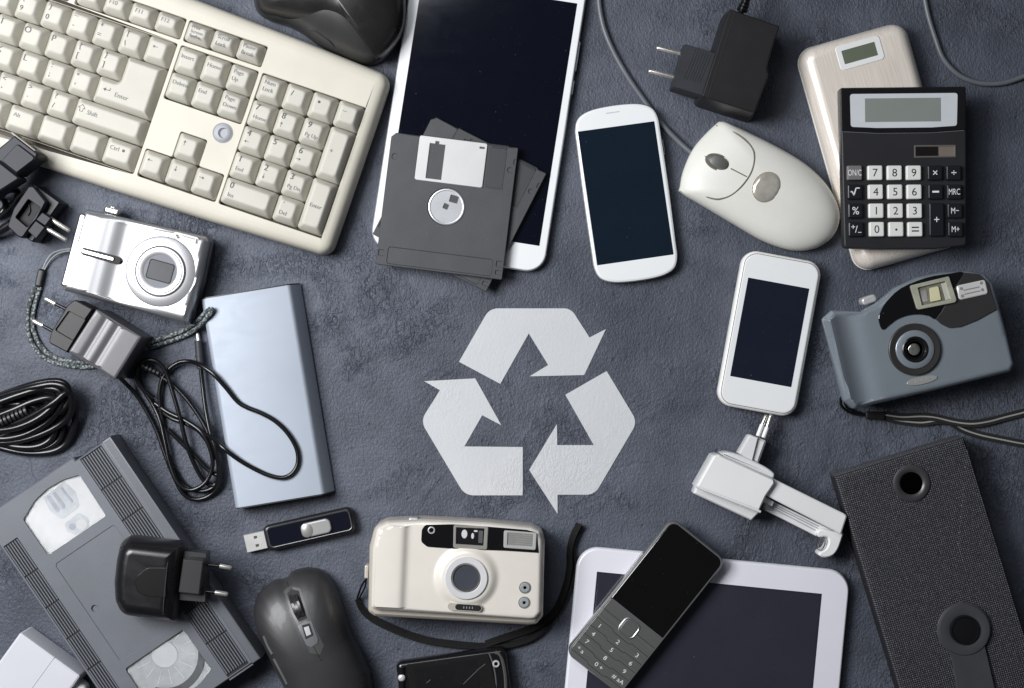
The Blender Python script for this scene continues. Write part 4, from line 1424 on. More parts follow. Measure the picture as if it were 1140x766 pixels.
# ------------------------------------------------------------ champagne film camera
def beige_camera():
    h = 56
    T = Thing('film_camera', 'champagne plastic film camera with a round lens and a black neck strap', 'camera', 506, 638, 2.6, h)
    q = lambda pts, z=None: T.AP([(390 + p[0] / 3.7185, 560 + p[1] / 3.7185, *p[2:]) for p in pts], z)
    CH = M('champagne_plastic', (0.84, 0.79, 0.715), 0.30, metal=0.2, vary=(0.04, 20), grain=(1800, 0.05))
    CH2 = M('champagne_edge', (0.60, 0.55, 0.48), 0.32, metal=0.3, vary=(0.04, 20))
    back = fpoly(q([(72, 452, 6), (78, 180), (100, 96, 12), (150, 74, 8), (300, 68), (560, 82), (750, 98), (795, 118, 7), (806, 160, 6), (798, 470, 7), (770, 504, 6), (735, 507), (100, 471, 6)], 44), 6)
    mb = MB()
    mb.loft(back, [(3, .5), (0, 3), (0, 22), (.5, 22.4), (0, 23), (0, 39), (1, 42.5), (4, 45)])
    mb.build(T, 'back_shell', CH2)
    gx = T.A(390 + 243 / 3.72, 560 + 250 / 3.72)[0]
    lx, ly = T.A(390 + 480 / 3.7185, 560 + 311 / 3.7185, h + 6)
    def zf(x, y):
        t = x - gx
        z = h
        if t < 0: z += 4.5 / (1 + math.exp(-(-t - 5) / 1.4)) - 2.0 * (max(0, -t - 12) / 40) ** 2
        d = math.hypot(x - lx, y - ly)
        if d < 37:
            f = min(1.0, (37 - d) / 11.0)
            z += 5.0 * f * f * (3 - 2 * f)
        return z
    front = fpoly(q([(85, 436, 5), (92, 190), (110, 105, 10), (155, 82, 8), (300, 76), (560, 89), (745, 104), (785, 122, 5), (794, 160, 5), (787, 455, 6), (765, 480, 6), (740, 482), (105, 443, 5)]), 6)
    mb = MB()
    mb.cap(front, [(-1, 43), (-.6, 46), (0, h - 4), (.8, h - 1.5), (2.6, h - .2)], zf, grid=2.0)
    mb.build(T, 'front_shell', CH, smooth=60)
    # dark window strip
    mb = MB()
    mb.loft(fpoly(q([(296, 110, 5), (310, 90, 5), (420, 88), (560, 97), (730, 111), (772, 122, 4), (779, 206), (640, 197), (450, 191), (318, 181, 6), (293, 160, 5)]), 4), [(0, h - 1), (0, h + .8), (.5, h + 1.2)])
    fp = mb.build(T, 'window_panel', M('camera_gloss', ()))
    sx, sy = T.A(390 + 336 / 3.7185, 560 + 112 / 3.7185)
    mb = MB()
    mb.loft(ell(4.3, x=sx, y=sy, n=24), [(0, h + .8), (.3, h + 2), (1.4, h + 2.2), (1.8, h + 1.3)], ct=False)
    mb.build(T, 'sensor_ring', M('button_silver', ()), fp)
    mb = MB()
    vf = q([(428, 90, 2), (572, 97, 2), (567, 192, 2), (426, 184, 2)])
    mb.plate(fpoly(vf, 3), [(0, h), (0, h + 2.2), (.7, h + 2.8)], [fpoly(q([(437, 98, 1), (558, 103, 1), (553, 178, 1), (436, 170, 1)]), 3)], h - 4)
    v = mb.build(T, 'viewfinder', M('finder_metal', (0.46, 0.44, 0.40), 0.3, metal=0.5))
    mb = MB()
    mb.sheet(fpoly(q([(433, 94), (562, 100), (557, 182), (432, 174)]))(), h + 1.25)
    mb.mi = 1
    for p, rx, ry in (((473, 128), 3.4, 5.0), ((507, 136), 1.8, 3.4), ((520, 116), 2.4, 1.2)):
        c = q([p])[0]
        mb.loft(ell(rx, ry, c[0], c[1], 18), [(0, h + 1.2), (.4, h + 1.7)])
    mb.mi = 2
    c = q([(540, 140)])[0]
    mb.loft(rr(5, 14, 1, c[0], c[1]), [(0, h + 1.2), (.4, h + 1.6)])
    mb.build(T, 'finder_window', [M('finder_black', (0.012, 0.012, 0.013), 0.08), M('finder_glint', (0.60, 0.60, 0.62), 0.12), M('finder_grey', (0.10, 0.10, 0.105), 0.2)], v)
    fl = q([(636, 112, 2), (772, 122, 2), (768, 194, 2), (634, 184, 2)])
    mb = MB()
    mb.plate(fpoly(fl, 3), [(0, h), (0, h + 2), (.6, h + 2.5)], [fpoly(q([(650, 120, 1), (760, 128, 1), (757, 182, 1), (648, 174, 1)]), 3)], h - 2)
    f = mb.build(T, 'flash', M('button_silver', ()))
    mb = MB()
    mb.sheet(fpoly(q([(642, 116), (766, 125), (763, 188), (640, 180)]))(), h + 1.3)
    mb.mi = 1
    for i in range(6):
        a, b = q([(655, 130 + i * 9), (752, 137 + i * 9)])
        mb.tube([(*a, h + 1.4), (*b, h + 1.4)], .4, smooth=False, n=5)
    mb.build(T, 'flash_lens', [M('flash_grey', (0.38, 0.375, 0.36), 0.18, metal=0.4, vary=(0.15, 80)), M('tube_grey', ())], f)
    # lens
    mb = MB()
    mb.loft(ell(23.8, x=lx, y=ly, n=56), [(0, h + 3), (0, h + 6.4), (.8, h + 7.2), (6.8, h + 7.2), (8.6, h + 5)], ct=False)
    lr = mb.build(T, 'lens_ring', M('lens_ring_white', (0.74, 0.74, 0.75), 0.3, metal=0.2))
    mb = MB()
    mb.loft(ell(15.4, x=lx, y=ly, n=48), [(0, h + 3), (0, h + 6.6), (.5, h + 6.6), (1.6, h + 4.6)], ct=False)
    mb.build(T, 'lens_barrel', M('barrel_taupe', (0.22, 0.20, 0.18), 0.3, metal=0.5), lr)
    mb = MB()
    mb.sheet(ell(14.6, x=lx, y=ly, n=40)(), h + 5.2)
    mb.build(T, 'lens_glass', M('lens_blue_grey', (0.060, 0.065, 0.080), 0.18, vary=(0.15, 40)), lr)
    for p in ((723, 350), (720, 412)):
        bx, by = q([p], h)[0]
        mb = MB()
        mb.loft(ell(6.7, x=bx, y=by, n=28), [(0, h - 1), (0, h + .5), (.6, h + .8), (1.1, h + .2)], ct=False)
        mb.mi = 1
        mb.loft(ell(5.6, x=bx, y=by, n=28), [(0, h - 1), (0, h + .6), (.8, h + 1.2)])
        mb.loft(ell(2.4, x=bx, y=by, n=18), [(0, h + 1), (.1, h + 1.4), (.6, h + 1.2)])
        mb.build(T, 'button', [GREYSEAM, M('grey_button', (0.30, 0.32, 0.33), 0.4)])
    cx, cy = q([(474, 430)], h)[0]
    h0, h = h, zf(cx + 6, cy - 3) + .2
    mb = MB()
    mb.loft(rr(38, 8, 3.8, cx, cy, rot=.02), [(0, h - 1), (.2, h + .4), (.6, h + .3)])
    sw = mb.build(T, 'lens_switch', M('switch_rim', (0.60, 0.56, 0.50), 0.3, metal=0.3))
    mb = MB()
    mb.loft(rr(29, 6.8, 3.2, cx + 3.8, cy, rot=.02), [(0, h), (.2, h + .8), (.6, h + .9)])
    mb.mi = 1
    for i in range(4):
        mb.box(cx - 1 + i * 3.2, cy, 1.0, 2.4, h + .8, h + 1.1, .1, r=.2)
    mb.build(T, 'switch_slider', [BLK, M('tube_grey', ())], sw)
    h = h0
    bx, by = q([(264, 66)], 30)[0]
    mb = MB()
    mb.loft(rr(11, 5, 2, bx, by), pill(20, 40, 2))
    mb.build(T, 'shutter_button', M('button_silver', ()))
    bx, by = q([(70, 280)], 30)[0]
    mb = MB()
    mb.loft(rr(4.5, 15, 1.5, bx, by), pill(20, 40, 1.5))
    mb.build(T, 'strap_lug', CH2)
    # strap
    R = lambda pts: [(*q([(p[0], p[1])], p[2])[0], p[2]) for p in pts]
    mb = MB()
    mb.tube(R([(66, 315, 26), (48, 340, 16), (34, 378, 8), (30, 398, 6), (44, 412, 5)]), 1.1, 6, 7)
    mb.tube(R([(66, 318, 26), (60, 350, 16), (40, 388, 8), (34, 404, 6)]), 1.0, 6, 7)
    st = mb.build(T, 'neck_strap', RUBBER)
    band = M('neck_strap_web', (0.014, 0.014, 0.015), 0.75, spec=0.3, weave=(430, (0.006, 0.006, 0.006), (0.035, 0.035, 0.036)))
    mb = MB()
    mb.strap(R([(30, 396, 6), (50, 440, 5), (90, 476, 3.5), (150, 508, 3), (230, 542, 3), (320, 569, 3), (420, 584, 3), (520, 592, 3), (620, 592, 3), (700, 578, 3), (760, 552, 3.4), (815, 505, 4)]), 8.6, 1.6, [50, 50, 35, 20, 15, 20, 30, 45, 50, 50, 45, 40], 7)
    mb.strap(R([(560, 584, 4), (640, 556, 4.4), (720, 530, 4.6), (790, 500, 4.8), (850, 445, 5), (890, 350, 5), (906, 270, 5), (908, 200, 6), (922, 140, 6), (948, 86, 6)]), 8.2, 1.6, [10, 10, 10, 20, 30, 40, 45, 45, 35, 30], 7)
    mb.strap(R([(815, 505, 4), (866, 440, 3), (905, 350, 3), (930, 260, 3), (918, 190, 4), (936, 130, 4), (955, 92, 4)]), 7.4, 1.6, [40, 45, 50, 50, 40, 30, 30], 7)
    mb.build(T, 'strap_band', band, st)
beige_camera()

# ------------------------------------------------------------ black handheld at the bottom edge
def handheld():
    T = Thing('handheld_player', 'scratched glossy black handheld with two silver screws, cut off by the bottom edge', 'media player', 507, 778, -7.8, 22)
    q = lambda pts, z=None: T.AP([(430 + p[0] / 6.706, 700 + p[1] / 6.706, *p[2:]) for p in pts], z)
    G = M('handheld_gloss', (0.008, 0.008, 0.009), 0.16, smudge=0.08, dust=0.5)
    x0, y0 = q([(66, 262)])[0]; x1, _ = q([(900, 190)])[0]
    mb = MB()
    mb.loft(rr(x1 - x0, 90, 7, (x0 + x1) / 2, y0 + 45 - 1, n=6), pill(.5, 20.5, 6))
    mb.build(T, 'body', G)
    a0 = q([(150, 262)])[0]; a1 = q([(760, 178)])[0]
    mb = MB()
    mb.loft(fpoly([(a0[0], a0[1] + 1, 1), (a1[0], a1[1] + 1, 1), (a1[0] + 4, a1[1] + 40), (a1[0] + 4, a1[1] + 80), (a0[0], a0[1] + 80)]), [(0, 19), (0, 21.6), (.6, 22)])
    sc = mb.build(T, 'screen_bezel', M('handheld_bezel', (0.014, 0.013, 0.013), 0.14, dust=0.5))
    s0 = q([(205, 296)])[0]; s1 = q([(672, 228)])[0]
    mb = MB()
    mb.loft(fpoly([s0, s1, (s1[0], s1[1] + 62), (s0[0], s0[1] + 62)]), [(0, 21.9), (.2, 22.3)])
    mb.mi = 1
    for a, b in (((575, 412), (690, 300)), ((690, 300), (740, 262)), ((300, 405), (330, 380))):
        pa, pb = q([a, b])
        mb.bar((*pa, 22.4), (*pb, 22.4), .35, .12, .02)
    mb.build(T, 'screen', [M('handheld_screen', (0.010, 0.010, 0.011), 0.2, smudge=0.08, dust=1.0), M('scratch_grey', (0.2, 0.2, 0.2), 0.6)], sc)
    mb = MB()
    c = [(*q([p], 23)[0], 20.5) for p in ((765, 180), (795, 260), (815, 350), (822, 443), (826, 560))]
    mb.tube(c, 1.0, 5, 8)
    mb.build(T, 'trim_line', M('trim_grey', (0.10, 0.10, 0.105), 0.3))
    mb = MB()
    c = R_ = [(*q([p], 20)[0], 18.2) for p in ((812, 176), (850, 200), (872, 270), (885, 350), (890, 443), (892, 560))]
    mb.tube(c, 2.8, 5, 8)
    mb.build(T, 'end_band', M('band_taupe', (0.085, 0.080, 0.076), 0.35))
    mb = MB()
    c = [(*q([p], 20)[0], 19.2) for p in ((115, 285), (116, 360), (118, 443), (122, 560))]
    mb.tube(c, 4.0, 5, 10)
    mb.build(T, 'grip', G)
    for p, hole in (((115, 366), 0), ((820, 262), 1)):
        x, y = q([p], 22)[0]
        mb = MB()
        if hole: mb.loft(ell(4.0, x=x, y=y, n=24), [(0, 18), (0, 22.4), (.5, 23), (1.6, 23), (2.0, 22)], ct=False)
        else: mb.loft(ell(4.0, x=x, y=y, n=24), [(0, 18), (0, 22.6), (.8, 23.6), (2.4, 24)])
        mb.build(T, 'screw', M('screw_silver', (0.75, 0.75, 0.75), 0.3, metal=0.4))
handheld()

# ------------------------------------------------------------ black mouse, lower left
def black_mouse():
    T = Thing('computer_mouse', 'matte black wireless mouse with its wheel facing up, by the memory stick', 'computer mouse', 345, 720, 0, 8)
    ab = [(306.7, 644.4), (293, 654), (285.5, 667), (283.6, 680), (286, 694), (293.5, 712), (304, 735), (315.5, 757), (325, 780), (336, 805), (352, 825), (374, 835), (396, 832), (411, 818), (417, 798), (417.5, 770), (412.6, 744.5), (403, 723), (392.5, 703), (385, 681), (378.5, 660.5), (370, 644), (358.5, 633), (344, 630.4), (331, 633), (325, 634.8), (323.2, 640.5), (316.5, 643.6), (309.5, 643.8)]
    gen = fpoly(T.AP(ab, 5))
    c0 = T.A(352, 735, 5)
    dm = Dome(gen, c0, 8, 46, 2.6, 140, lambda x, y: 1 - 0.000011 * max(0, -(y - c0[1])) ** 2)
    BM = M('mouse_soft_black', (0.030, 0.030, 0.031), 0.42, coat=0.08, vary=(0.12, 40), grain=(1700, 0.16), dust=0.25)
    mb = MB()
    dm.mesh(mb, .5, 2, 24)
    mb.build(T, 'shell', BM, smooth=60)
    def on(px, py, up=0.0):
        x, y = T.A(px, py, 40)
        for _ in range(2):
            z = dm.z(x, y)
            x, y = T.A(px, py, z)
        return (x, y, dm.z(x, y) + up)
    q = lambda p, up=0.0: on(270 + p[0] / 3.547, 550 + p[1] / 3.547, up)
    def patch(mb, pts, up, base):
        o = [q(p) for p in pts]
        dense = []
        for i in range(len(o)):
            a, b = Vector(o[i]), Vector(o[(i + 1) % len(o)])
            for j in range(4): dense.append(a + (b - a) * j / 4)
        cx, cy = sum(p.x for p in dense) / len(dense), sum(p.y for p in dense) / len(dense)
        rings = [[mb.bm.verts.new((p.x, p.y, dm.z(p.x, p.y) + base)) for p in dense]]
        for s_ in (1.0, .8, .6, .4, .2):
            rings.append([mb.bm.verts.new((cx + (p.x - cx) * s_, cy + (p.y - cy) * s_, dm.z(cx + (p.x - cx) * s_, cy + (p.y - cy) * s_) + up)) for p in dense])
        for a, b in zip(rings, rings[1:]): mb.bridge(a, b)
        mb.face(rings[-1])
    mb = MB()
    patch(mb, [(162, 384), (186, 362), (228, 372), (262, 470), (322, 598), (308, 634), (266, 628), (238, 560), (200, 480)], .35, -.6)
    tr = mb.build(T, 'wheel_track', M('track_grey', (0.060, 0.060, 0.060), 0.38))
    mb = MB()
    patch(mb, [(176, 392), (194, 376), (222, 382), (256, 490), (222, 504), (202, 470)], .6, -.2)
    mb.build(T, 'wheel_well', GAP, tr)
    a, b = Vector(q((196, 386))), Vector(q((236, 498)))
    ax = (b - a); L = ax.length; ax.normalize()
    side = Vector((-ax.y, ax.x, 0)).normalized()
    mid = (a + b) / 2 - Vector((0, 0, 10))
    mb = MB()
    Rr, hw, nseg = L / 2, 5.2, 40
    def wring(off, rad, ribs):
        return [mb.bm.verts.new(mid + side * off + (ax * math.cos(2 * PI * i / nseg) + Vector((0, 0, 1)) * math.sin(2 * PI * i / nseg)) * (rad + (0.9 if ribs and i % 4 < 2 else 0))) for i in range(nseg)]
    rs = [wring(-hw, Rr * .6, False), wring(-hw, Rr - 1.2, False), wring(-hw + .8, Rr, True), wring(-2, Rr, True), wring(-1.8, Rr + .6, False), wring(1.8, Rr + .6, False), wring(2, Rr, True), wring(hw - .8, Rr, True), wring(hw, Rr - 1.2, False), wring(hw, Rr * .6, False)]
    for a_, b_ in zip(rs, rs[1:]): mb.bridge(a_, b_)
    mb.build(T, 'scroll_wheel', M('wheel_rubber', (0.022, 0.022, 0.023), 0.3), smooth=20)
    mb = MB()
    patch(mb, [(218, 520), (248, 500), (272, 502), (298, 572), (296, 588), (272, 604), (252, 596)], 1.0, 0)
    sb = mb.build(T, 'switch_plate', M('switch_grey', (0.16, 0.165, 0.175), 0.32, metal=0.3))
    mb = MB()
    patch(mb, [(235, 518), (265, 510), (280, 556), (250, 572)], 1.6, .9)
    mb.mi = 1
    patch(mb, [(243, 526), (262, 520), (272, 552), (254, 560)], 2.4, 1.4)
    mb.build(T, 'switch_button', [GAP, M('switch_pale', (0.55, 0.56, 0.57), 0.3, metal=0.3)], sb)
    mb = MB()
    mb.tube([q(p, .1) for p in ((168, 334), (176, 350), (182, 366))], .7, 4, 6)
    mb.tube([q(p, .1) for p in ((282, 602), (292, 624), (304, 648))], .6, 4, 6)
    c = q((307, 652), .2)
    mb.loft(ell(1.6, x=c[0], y=c[1], n=14), [(0, c[2] - 1), (0, c[2] + .3)])
    mb.build(T, 'centre_seam', GAP)
    mb = MB()
    for a_ in ([(84, 560), (100, 600), (118, 632)], [(124, 650), (142, 684), (164, 726), (176, 750)]):
        mb.tube([q(p, .3) for p in a_], 1.5, 5, 8)
    mb.build(T, 'side_button', M('side_button_grey', (0.22, 0.22, 0.22), 0.28, metal=0.5))
black_mouse()

# ------------------------------------------------------------ black mouse at the top edge
def top_mouse():
    T = Thing('computer_mouse', 'glossy black ergonomic mouse above the keyboard, cut off by the top edge', 'computer mouse', 370, 0, 0, 8)
    ab = [(284, -14), (284, 6), (289.5, 17), (303, 25), (320, 30), (338, 39), (356, 52), (380, 63), (405, 72.5), (421, 71), (438, 57), (449, 38), (453, 12), (450, -24), (436, -52), (404, -68), (360, -72), (318, -62), (294, -40)]
    c0 = T.A(372, -4, 5)
    dm = Dome(spl(T.AP(ab, 4), 4), c0, 6, 52, 2.3, 140)
    mb = MB()
    dm.mesh(mb, .5, 1.5, 24)
    mb.build(T, 'lower_shell', M('mouse_panel_satin', (0.036, 0.036, 0.036), 0.34, vary=(0.12, 30)), smooth=60)
    up = [(285, -14), (285.5, 5), (292, 15.5), (308, 21), (330, 26.5), (352, 29.5), (368, 32), (384, 37.5), (398, 45), (410, 55), (421, 69.5), (437, 55.5), (448, 37), (452, 12), (449, -23), (435, -51), (404, -67), (360, -71), (318, -61), (295, -39)]
    d2 = Dome(spl(T.AP(up, 18), 4), c0, 18, 43.5, 2.6, 140)
    mb = MB()
    d2.mesh(mb, 15, 1.2, 24)
    mb.build(T, 'upper_shell', M('mouse_gloss_black', (0.018, 0.017, 0.017), 0.30, vary=(0.15, 40), smudge=0.08, dust=0.5), smooth=60)
    mb = MB()
    pts = [(*T.A(*p, 22), 24) for p in ((333, 33.5), (350, 37), (362, 44), (372, 52), (378, 60))]
    mb.tube([(p[0], p[1], dm.z(p[0], p[1]) + .1) for p in pts], .8, 6, 6)
    mb.build(T, 'thumb_groove', GAP)
top_mouse()

# ------------------------------------------------------------ memory stick
def memory_stick():
    T = Thing('memory_stick', 'glossy black memory stick with a silver slider and its plug pushed out', 'usb stick', 344, 589.6, -12.8, 16)
    g = rr(102, 29.5, 7, 0, 0, n=7)
    mb = MB()
    mb.loft(g, pill(.5, 13.5, 4))
    mb.build(T, 'case', M('stick_black', (0.014, 0.014, 0.016), 0.3))
    mb = MB()
    mb.loft(rr(95, 23.5, 5.5, .5, -.5, n=7), [(0, 13), (0, 14.8), (.5, 15.3), (1.2, 15.1)], ct=False)
    mb.build(T, 'trim_ring', M('stick_trim', (0.10, 0.10, 0.105), 0.3, metal=0.5))
    mb = MB()
    mb.loft(rr(92.8, 21.3, 4.6, .5, -.5, n=7), [(0, 13), (0, 14.9), (.6, 15.2)])
    mb.build(T, 'top_plate', M('stick_gloss', (0.006, 0.007, 0.013), 0.07, dust=1.0))
    mb = MB()
    sx, sy = T.A(351.8, 588.2, 18)
    mb.loft(rr(34, 16.5, 6, sx, sy, n=7), [(0, 14.5), (0, 16.8), (.7, 18), (1.8, 18.3)])
    sl = mb.build(T, 'slider', M('slider_silver', (0.34, 0.34, 0.335), 0.42, metal=0.4, vary=(0.06, 60), grain=(1500, .15)))
    mb = MB()
    mb.cap(ell(6.4, 7.6, sx - 10.2, sy, 28), [(0, 17), (0, 18.6)], lambda x, y: 18.8 + 1.2 * max(0, 1 - ((x - sx + 10.2) / 6.4) ** 2 - ((y - sy) / 7.6) ** 2), n=6)
    mb.build(T, 'thumb_bump', M('bump_silver', (0.36, 0.355, 0.34), 0.36, metal=0.45), sl)
    mb = MB()
    mb.plate(rr(26, 20, .8, -61, .6, n=2), [(.4, 2.6), (0, 3.2), (0, 9.4), (.5, 10)], [rr(4.2, 3.6, .3, -61, -4.2, n=2), rr(4.2, 3.6, .3, -61, 5.2, n=2), rr(1.6, 1.4, .2, -55.5, -4.2, n=2), rr(1.6, 1.4, .2, -55.5, 5.2, n=2)], 8, floor=False)
    pg = mb.build(T, 'plug', M('plug_steel', (0.66, 0.655, 0.64), 0.33, metal=0.55, vary=(0.08, 100)))
    mb = MB()
    mb.loft(rr(20, 16, .2, -60, .6, n=2), [(0, 4), (0, 8.6)])
    mb.build(T, 'contact_tongue', M('tongue_dark', (0.05, 0.045, 0.035), 0.5), pg)
memory_stick()

# ------------------------------------------------------------ video cassette, wall charger on it
def cassette():
    h = 39
    T = Thing('video_cassette', 'dark grey video cassette with two reel windows under a black wall charger', 'video cassette', 134.9, 655.4, -34.15, h)
    VH = M('cassette_plastic', (0.112, 0.120, 0.138), 0.5, vary=(0.08, 30), grain=(1500, 0.30), dust=0.25)
    VH2 = M('cassette_flap', (0.105, 0.112, 0.128), 0.42, vary=(0.06, 30), grain=(1500, 0.2))
    body = fpoly([(-85, -151, 1), (38, -151, 1), (38, -146.5), (84, -146.5), (84, 150.5, 1), (-85, 150.5, 1)], 3)
    bulge = lambda s: [(-47, s * 76), (32, s * 76), (33, s * 131), (14, s * 137), (-6, s * 138.5), (-26, s * 135), (-47.5, s * 125)]
    w1, w2 = fpoly([(*p, 3) for p in bulge(-1)], 4), fpoly([(*p, 3) for p in bulge(1)], 4)
    lab = fpoly([(-46.5, -64, 4), (34, -64, 4), (34, 67, 3), (-46.5, 67, 3)], 4)
    hole = ell(4.1, x=-37, y=1.6, n=20)
    strips = [rr(29, 294, .6, 57, 2, n=2), rr(19, 261, .6, -73, 18, n=2)]
    mb = MB()
    mb.plate(body, [(.8, .4), (0, 1.2), (0, 19), (.5, 19.4), (0, 19.8), (0, h - 1.4), (1.2, h)], [w1, w2, lab, *strips], h - 1.6, floor=False)
    mb.build(T, 'shell', VH, smooth=30)
    mb = MB()
    mb.plate(fpoly([(-47, -64.5), (34.5, -64.5), (34.5, 67.5), (-47, 67.5)]), [(0, h - 3), (0, h - .8)], [hole], h - 6, floor=True)
    mb.build(T, 'label_recess', VH)
    # ribbed grip strips: ribs along the length with cross breaks
    for xc, wd, n, y0, y1 in ((57, 28.6, 9, -144.6, 148.6), (-73, 18.6, 6, -112, 148)):
        mb = MB()
        mb.box(xc, (y0 + y1) / 2, wd, y1 - y0, h - 5, h - 2.2, .1, r=.2)
        seg = 41.5
        k = 0
        y = y0
        mb.mi = 1
        while y < y1 - 3:
            ye = min(y + seg, y1)
            for i in range(n):
                x = xc - wd / 2 + wd * (i + .5) / n
                mb.loft(rr(wd / n * 0.50, ye - y - 1.6, .3, x, (y + ye) / 2, n=1), [(0, h - 2.4), (0, h - .4), (.3, h)])
            y = ye
        mb.build(T, 'grip_strip', [M('rib_gap', (0.014, 0.014, 0.015), 0.6), VH], smooth=30)
    mb = MB()
    mb.loft(fpoly([(73.5, -147.5), (85.6, -147.5), (85.6, 151.5), (73.5, 151.5)]), [(0, 2), (0, h - 2.2), (.8, h + .5), (2.2, h + .9)])
    mb.bar((42, 152, 20), (74, 152, 20), 2, 34, .4)
    mb.build(T, 'flap', VH2)
    # windows: a clear pane over the reel
    for sgn, wg in ((-1, w1), (1, w2)):
        mb = MB()
        mb.sheet(wg(-.3), h - 3.4)
        wd_ = mb.build(T, 'window', M('reel_white', (0.90, 0.90, 0.91), 0.3) if sgn < 0 else M('reel_grey', (0.50, 0.52, 0.53), 0.3, vary=(0.3, 45)))
        mb = MB()
        cy = sgn * 92 if sgn < 0 else 84
        cx = -4
        if sgn < 0:
            mb.mi = 2
            mb.loft(fpoly([(-16, -133, 3), (14, -135, 3), (18, -118, 6), (13, -102, 6), (-12, -100, 6), (-18, -116, 6)], 5), [(0, h - 4), (.3, h - 3.1)])  # grey shapes paint the window's reflections along with the reel
            mb.mi = 3
            for x0, x1 in ((-13, -8.5), (-5, -1), (6, 9)):
                mb.loft(fpoly([(x0, -131, 1.5), (x1, -131.5, 1.5), (x1 + 1, -112, 1.5), (x0 + 1, -108, 1.5)], 3), [(0, h - 3.3), (.3, h - 2.8)])
            mb.mi = 2
            mb.loft(fpoly([(-13, -96, 5), (8, -97, 5), (14, -84, 5), (8, -77.5, 4), (-9, -77.5, 4), (-15, -86, 4)], 5), [(0, h - 4), (.3, h - 3.1)])
            mb.mi = 1
            mb.loft(ell(6.5, x=3, y=-84, n=24), [(0, h - 3.3), (.2, h - 2.7)])
            mb.mi = 3
            mb.loft(ell(4, x=-7, y=-88, n=20), [(0, h - 3.3), (.2, h - 2.8)])
        else:
            mb.loft(ell(15, x=-2, y=88, n=36), [(0, h - 4), (.6, h - 3)])
            mb.mi = 1
            for k in range(9):
                a = math.radians(-20 + k * 26)
                mb.bar((-2 + 17 * math.cos(a), 88 + 17 * math.sin(a), h - 3.4), (-2 + 34 * math.cos(a), 88 + 34 * math.sin(a), h - 3.4), .9, .8, .1)
            mb.mi = 2
            for r_ in (26, 33):
                mb.tube([(-2 + r_ * math.cos(math.radians(-30 + 12 * k)), 88 + r_ * math.sin(math.radians(-30 + 12 * k)), h - 3.8) for k in range(22)], .5, 2, 5)
            mb.mi = 3
            arc = [(-2 + 46 * math.cos(math.radians(a)), 88 + 46 * math.sin(math.radians(a))) for a in range(10, 141, 10)]
            arc2 = [(-2 + 37.5 * math.cos(math.radians(a)), 88 + 37.5 * math.sin(math.radians(a))) for a in range(140, 9, -10)]
            mb.sheet(arc + arc2, h - 3.2)
        mb.build(T, 'reel', [M('reel_hub', (0.74, 0.75, 0.76), 0.25), M('reel_bright', (0.82, 0.82, 0.82), 0.25), M('reel_sheen_mid', (0.66, 0.68, 0.71), 0.3, vary=(0.2, 70)), M('reel_tape', (0.14, 0.145, 0.15), 0.25) if sgn > 0 else M('reel_sheen_slate', (0.46, 0.49, 0.55), 0.3, vary=(0.3, 80))], wd_)
        mb = MB()
        mb.loft(wg, [(-.2, h - 1.3), (0, h - .5)], cb=False)
        gm = M('clear_pane', (0.98, 0.99, 1.0), 0.05, trans=1.0, ior=1.2)
        mb.build(T, 'pane', gm, wd_)
cassette()

def wall_charger():
    T = Thing('wall_charger', 'rounded black wall charger with an arched label, lying on the video cassette', 'charger', 172, 645, 6.5, 84, 39.4)
    q = lambda pts, z=None: T.AP([(p[0] / 3.8, 580 + p[1] / 3.8, *p[2:]) for p in pts], z)
    z0, z1 = 40, 86
    bd = fpoly(q([(474, 260), (484, 170, 22), (508, 62, 21), (778, 96, 5), (742, 436, 5), (508, 404, 21), (478, 340, 22)], 74), 10)
    mb = MB()
    mb.loft(bd, [(6, z0 + .2), (2, z0 + 4), (0, z0 + 12)] + rnd(z1 - 30, z1, 17, 28, 12))
    mb.build(T, 'body', M('charger_black', (0.007, 0.007, 0.008), 0.30, vary=(0.15, 40), smudge=0.05, dust=0.3), smooth=60)
    mb = MB()
    a, b = q([(710, 158), (688, 398)], z1)
    mb.tube([(a[0], a[1], z1 - 2), (a[0] * .8 + b[0] * .2, a[1] * .8 + b[1] * .2, z1 + .1), (a[0] * .2 + b[0] * .8, a[1] * .2 + b[1] * .8, z1 + .1), (b[0], b[1], z1 - 2)], .7, smooth=False, n=6)
    mb.build(T, 'seam', GAP)
    mb = MB()
    mb.loft(fpoly(q([(703, 198), (703, 320), (690, 324), (622, 318, 10), (576, 300, 9), (572, 240, 9), (622, 198, 9)], z1), 6), [(0, z1 - 1), (0, z1 + .1), (.6, z1 + .4)])
    mb.build(T, 'label', M('label_black', (0.003, 0.003, 0.003), 0.3))
    blk = fpoly(q([(768, 128, 1), (870, 138, 1), (866, 344, 1), (742, 334, 1)], 68), 3)
    mb = MB()
    mb.loft(blk, [(1, z0 + .3), (0, z0 + 2), (0, z0 + 26)])
    mb.loft(fpoly(q([(776, 164, 1), (860, 170, 1), (842, 312, 1), (756, 302, 1)], 76), 3), [(-3, z0 + 25), (0, 75.4), (1, 76)])
    pg = mb.build(T, 'plug', M('plug_charcoal', (0.028, 0.028, 0.030), 0.36, vary=(0.1, 40)))
    for a, m_, b in (((868, 185), (930, 190), (981, 199)), ((856, 297), (910, 302), (966, 311))):
        mb = MB()
        A_, B_, C_ = [(*q([p], 62)[0], 62) for p in (a, m_, b)]
        mb.pin(B_, C_, 2.6)
        mb.mi = 1
        mb.tube([A_, B_], 1.9, smooth=False, n=10)
        mb.build(T, 'pin', [NICKEL, RUBBER], pg)
wall_charger()

